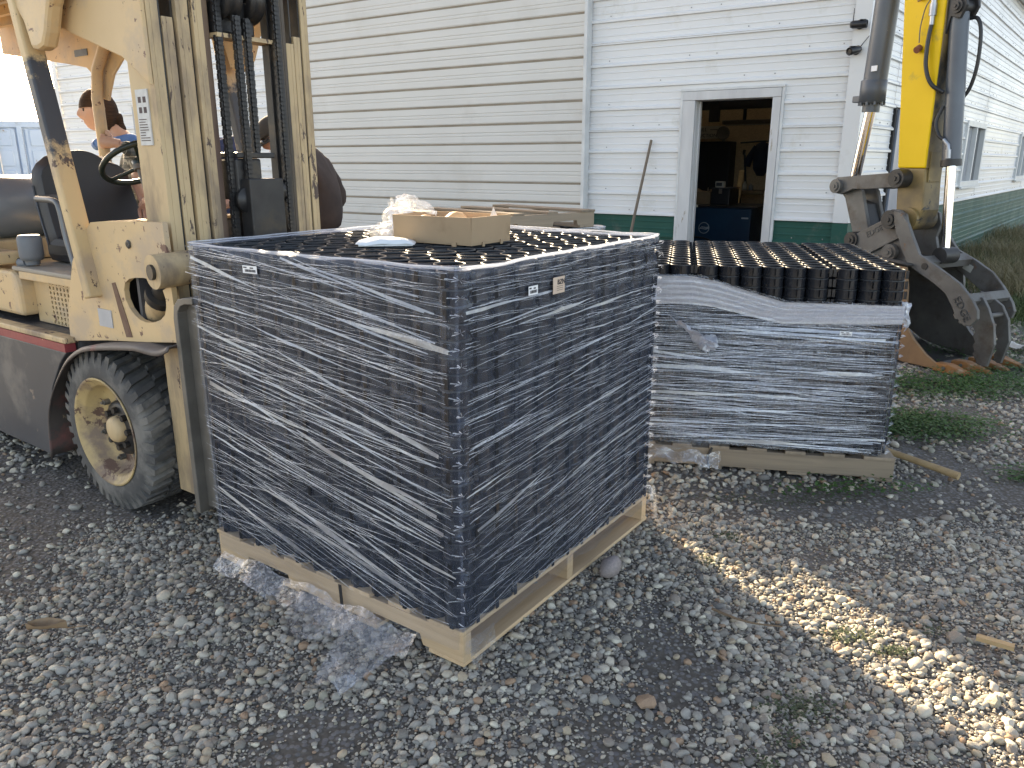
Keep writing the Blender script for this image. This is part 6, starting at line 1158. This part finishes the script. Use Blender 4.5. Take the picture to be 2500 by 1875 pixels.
def leafmat(name, c1, c2):
    m, nt, bs = base(name); oi = node(nt, 'ShaderNodeTexCoord'); r = ramp(nt, [(.3, c1), (.7, c2)], noisetex(nt, oi.outputs['Object'], 9, 3)); nt.links.new(r.outputs[0], bs.inputs['Base Color']); bs.inputs['Roughness'].default_value = .55
    tl = node(nt, 'ShaderNodeBsdfTranslucent'); nt.links.new(r.outputs[0], tl.inputs[0]); mx = node(nt, 'ShaderNodeMixShader'); mx.inputs[0].default_value = .3; nt.links.new(bs.outputs[0], mx.inputs[1]); nt.links.new(tl.outputs[0], mx.inputs[2]); nt.links.new(mx.outputs[0], nt.nodes['Material Output'].inputs[0]); return m
CLOVER = leafmat('clover_green', (.040, .105, .026), (.07, .16, .042)); GRASS = leafmat('grass_green', (.050, .095, .028), (.11, .14, .05)); DRY = leafmat('dry_grass', (.20, .16, .08), (.30, .25, .14)); WEED = leafmat('weed_green', (.045, .07, .03), (.09, .11, .055))
def cover(name, spots, m, label, leaf, hgt, seed, blade=False):
    mb = MB(); r = random.Random(seed); vs = []; fs = []
    for (cx, cy, rx, ry, n_) in spots:
        for _ in range(n_):
            q = r.gauss(0, .45), r.gauss(0, .45)
            if q[0]**2+q[1]**2 > 1.6: continue
            x, y = cx+q[0]*rx, cy+q[1]*ry; z = gh(x, y) if -12 < x < 16 and y < 20 else 0
            a = r.uniform(0, 6.28); d = Vector((math.cos(a), math.sin(a), 0)); sd_ = Vector((-d.y, d.x, 0)); k = len(vs)
            if blade:
                h_ = hgt*r.uniform(.5, 1.2); w_ = leaf*r.uniform(.6, 1.2); b = Vector((x, y, z)); vs += [b-sd_*w_, b+sd_*w_, b+d*h_*.25+Vector((0, 0, h_*.65))+sd_*w_*.7, b+d*h_*.25+Vector((0, 0, h_*.65))-sd_*w_*.7, b+d*h_*.7+Vector((0, 0, h_))]; fs += [(k, k+1, k+2, k+3), (k+3, k+2, k+4)]
            else:
                b = Vector((x, y, z+hgt*r.random()**.7)); s_ = leaf*r.uniform(.5, 1.2); t_ = r.uniform(-.3, .9); up = Vector((0, 0, 1)); f_ = d*math.cos(t_)+up*math.sin(t_)*.6; vs += [b, b+f_*s_*.5+sd_*s_*.42, b+f_*s_, b+f_*s_*.5-sd_*s_*.42+up*s_*.12]; fs += [(k, k+1, k+2), (k, k+2, k+3)]
    mb.add(vs, fs, False); o = mb.build(name, m, None, fix=False, kind='stuff'); o['label'] = label; o['category'] = 'weeds'; return o
cover('ground_cover', [(3.0, 5.0, .8, .36, 5100), (3.75, 5.2, .7, .5, 3600), (2.35, 5.15, .45, .35, 1650), (4.4, 5.9, .8, .7, 2700), (2.3, 4.2, .5, .3, 5100), (2.0, 4.5, .3, .25, 1050), (3.6, 6.1, .5, .4, 1350), (5.0, 6.9, .9, .8, 2400), (2.45, 3.45, .16, .10, 330), (1.55, 3.30, .4, .1, 390)], CLOVER, 'low green clover-like weeds round the bucket and shorter pallet', .021, .048, 3)
cover('grass', [(6.3, 8.6, 1.3, 1.6, 4500), (8.2, 11.6, 1.5, 2.2, 4500), (5.2, 7.6, .7, .7, 1500), (10.5, 15, 2, 3, 3500), (7.0, 8.4, 1.0, 1.0, 1500)], GRASS, 'rough green grass along the foot of the long wall', .006, .16, 4, True)
cover('dry_weeds', [(6.2, 9.4, .7, 1.4, 2600), (7.8, 11.8, .9, 1.6, 2600), (9.8, 14.8, 1.2, 2.2, 1800), (5.6, 8.5, .5, .8, 900)], DRY, 'dry tan grass stalks standing against the long wall', .004, .30, 5, True)
cover('creeping_weed', [(.74, 2.63, .05, .06, 130), (1.07, 2.16, .10, .05, 330), (1.17, 2.08, .07, .03, 160), (.80, 1.82, .13, .07, 360), (.72, 1.70, .05, .04, 90), (.86, 2.83, .1, .05, 120), (1.36, 2.2, .05, .04, 50), (-.02, 1.43, .08, .04, 110), (1.2, 3.2, .5, .07, 300), (.62, 1.62, .05, .04, 60)], WEED, 'small creeping weeds scattered through the gravel', .011, .022, 6)
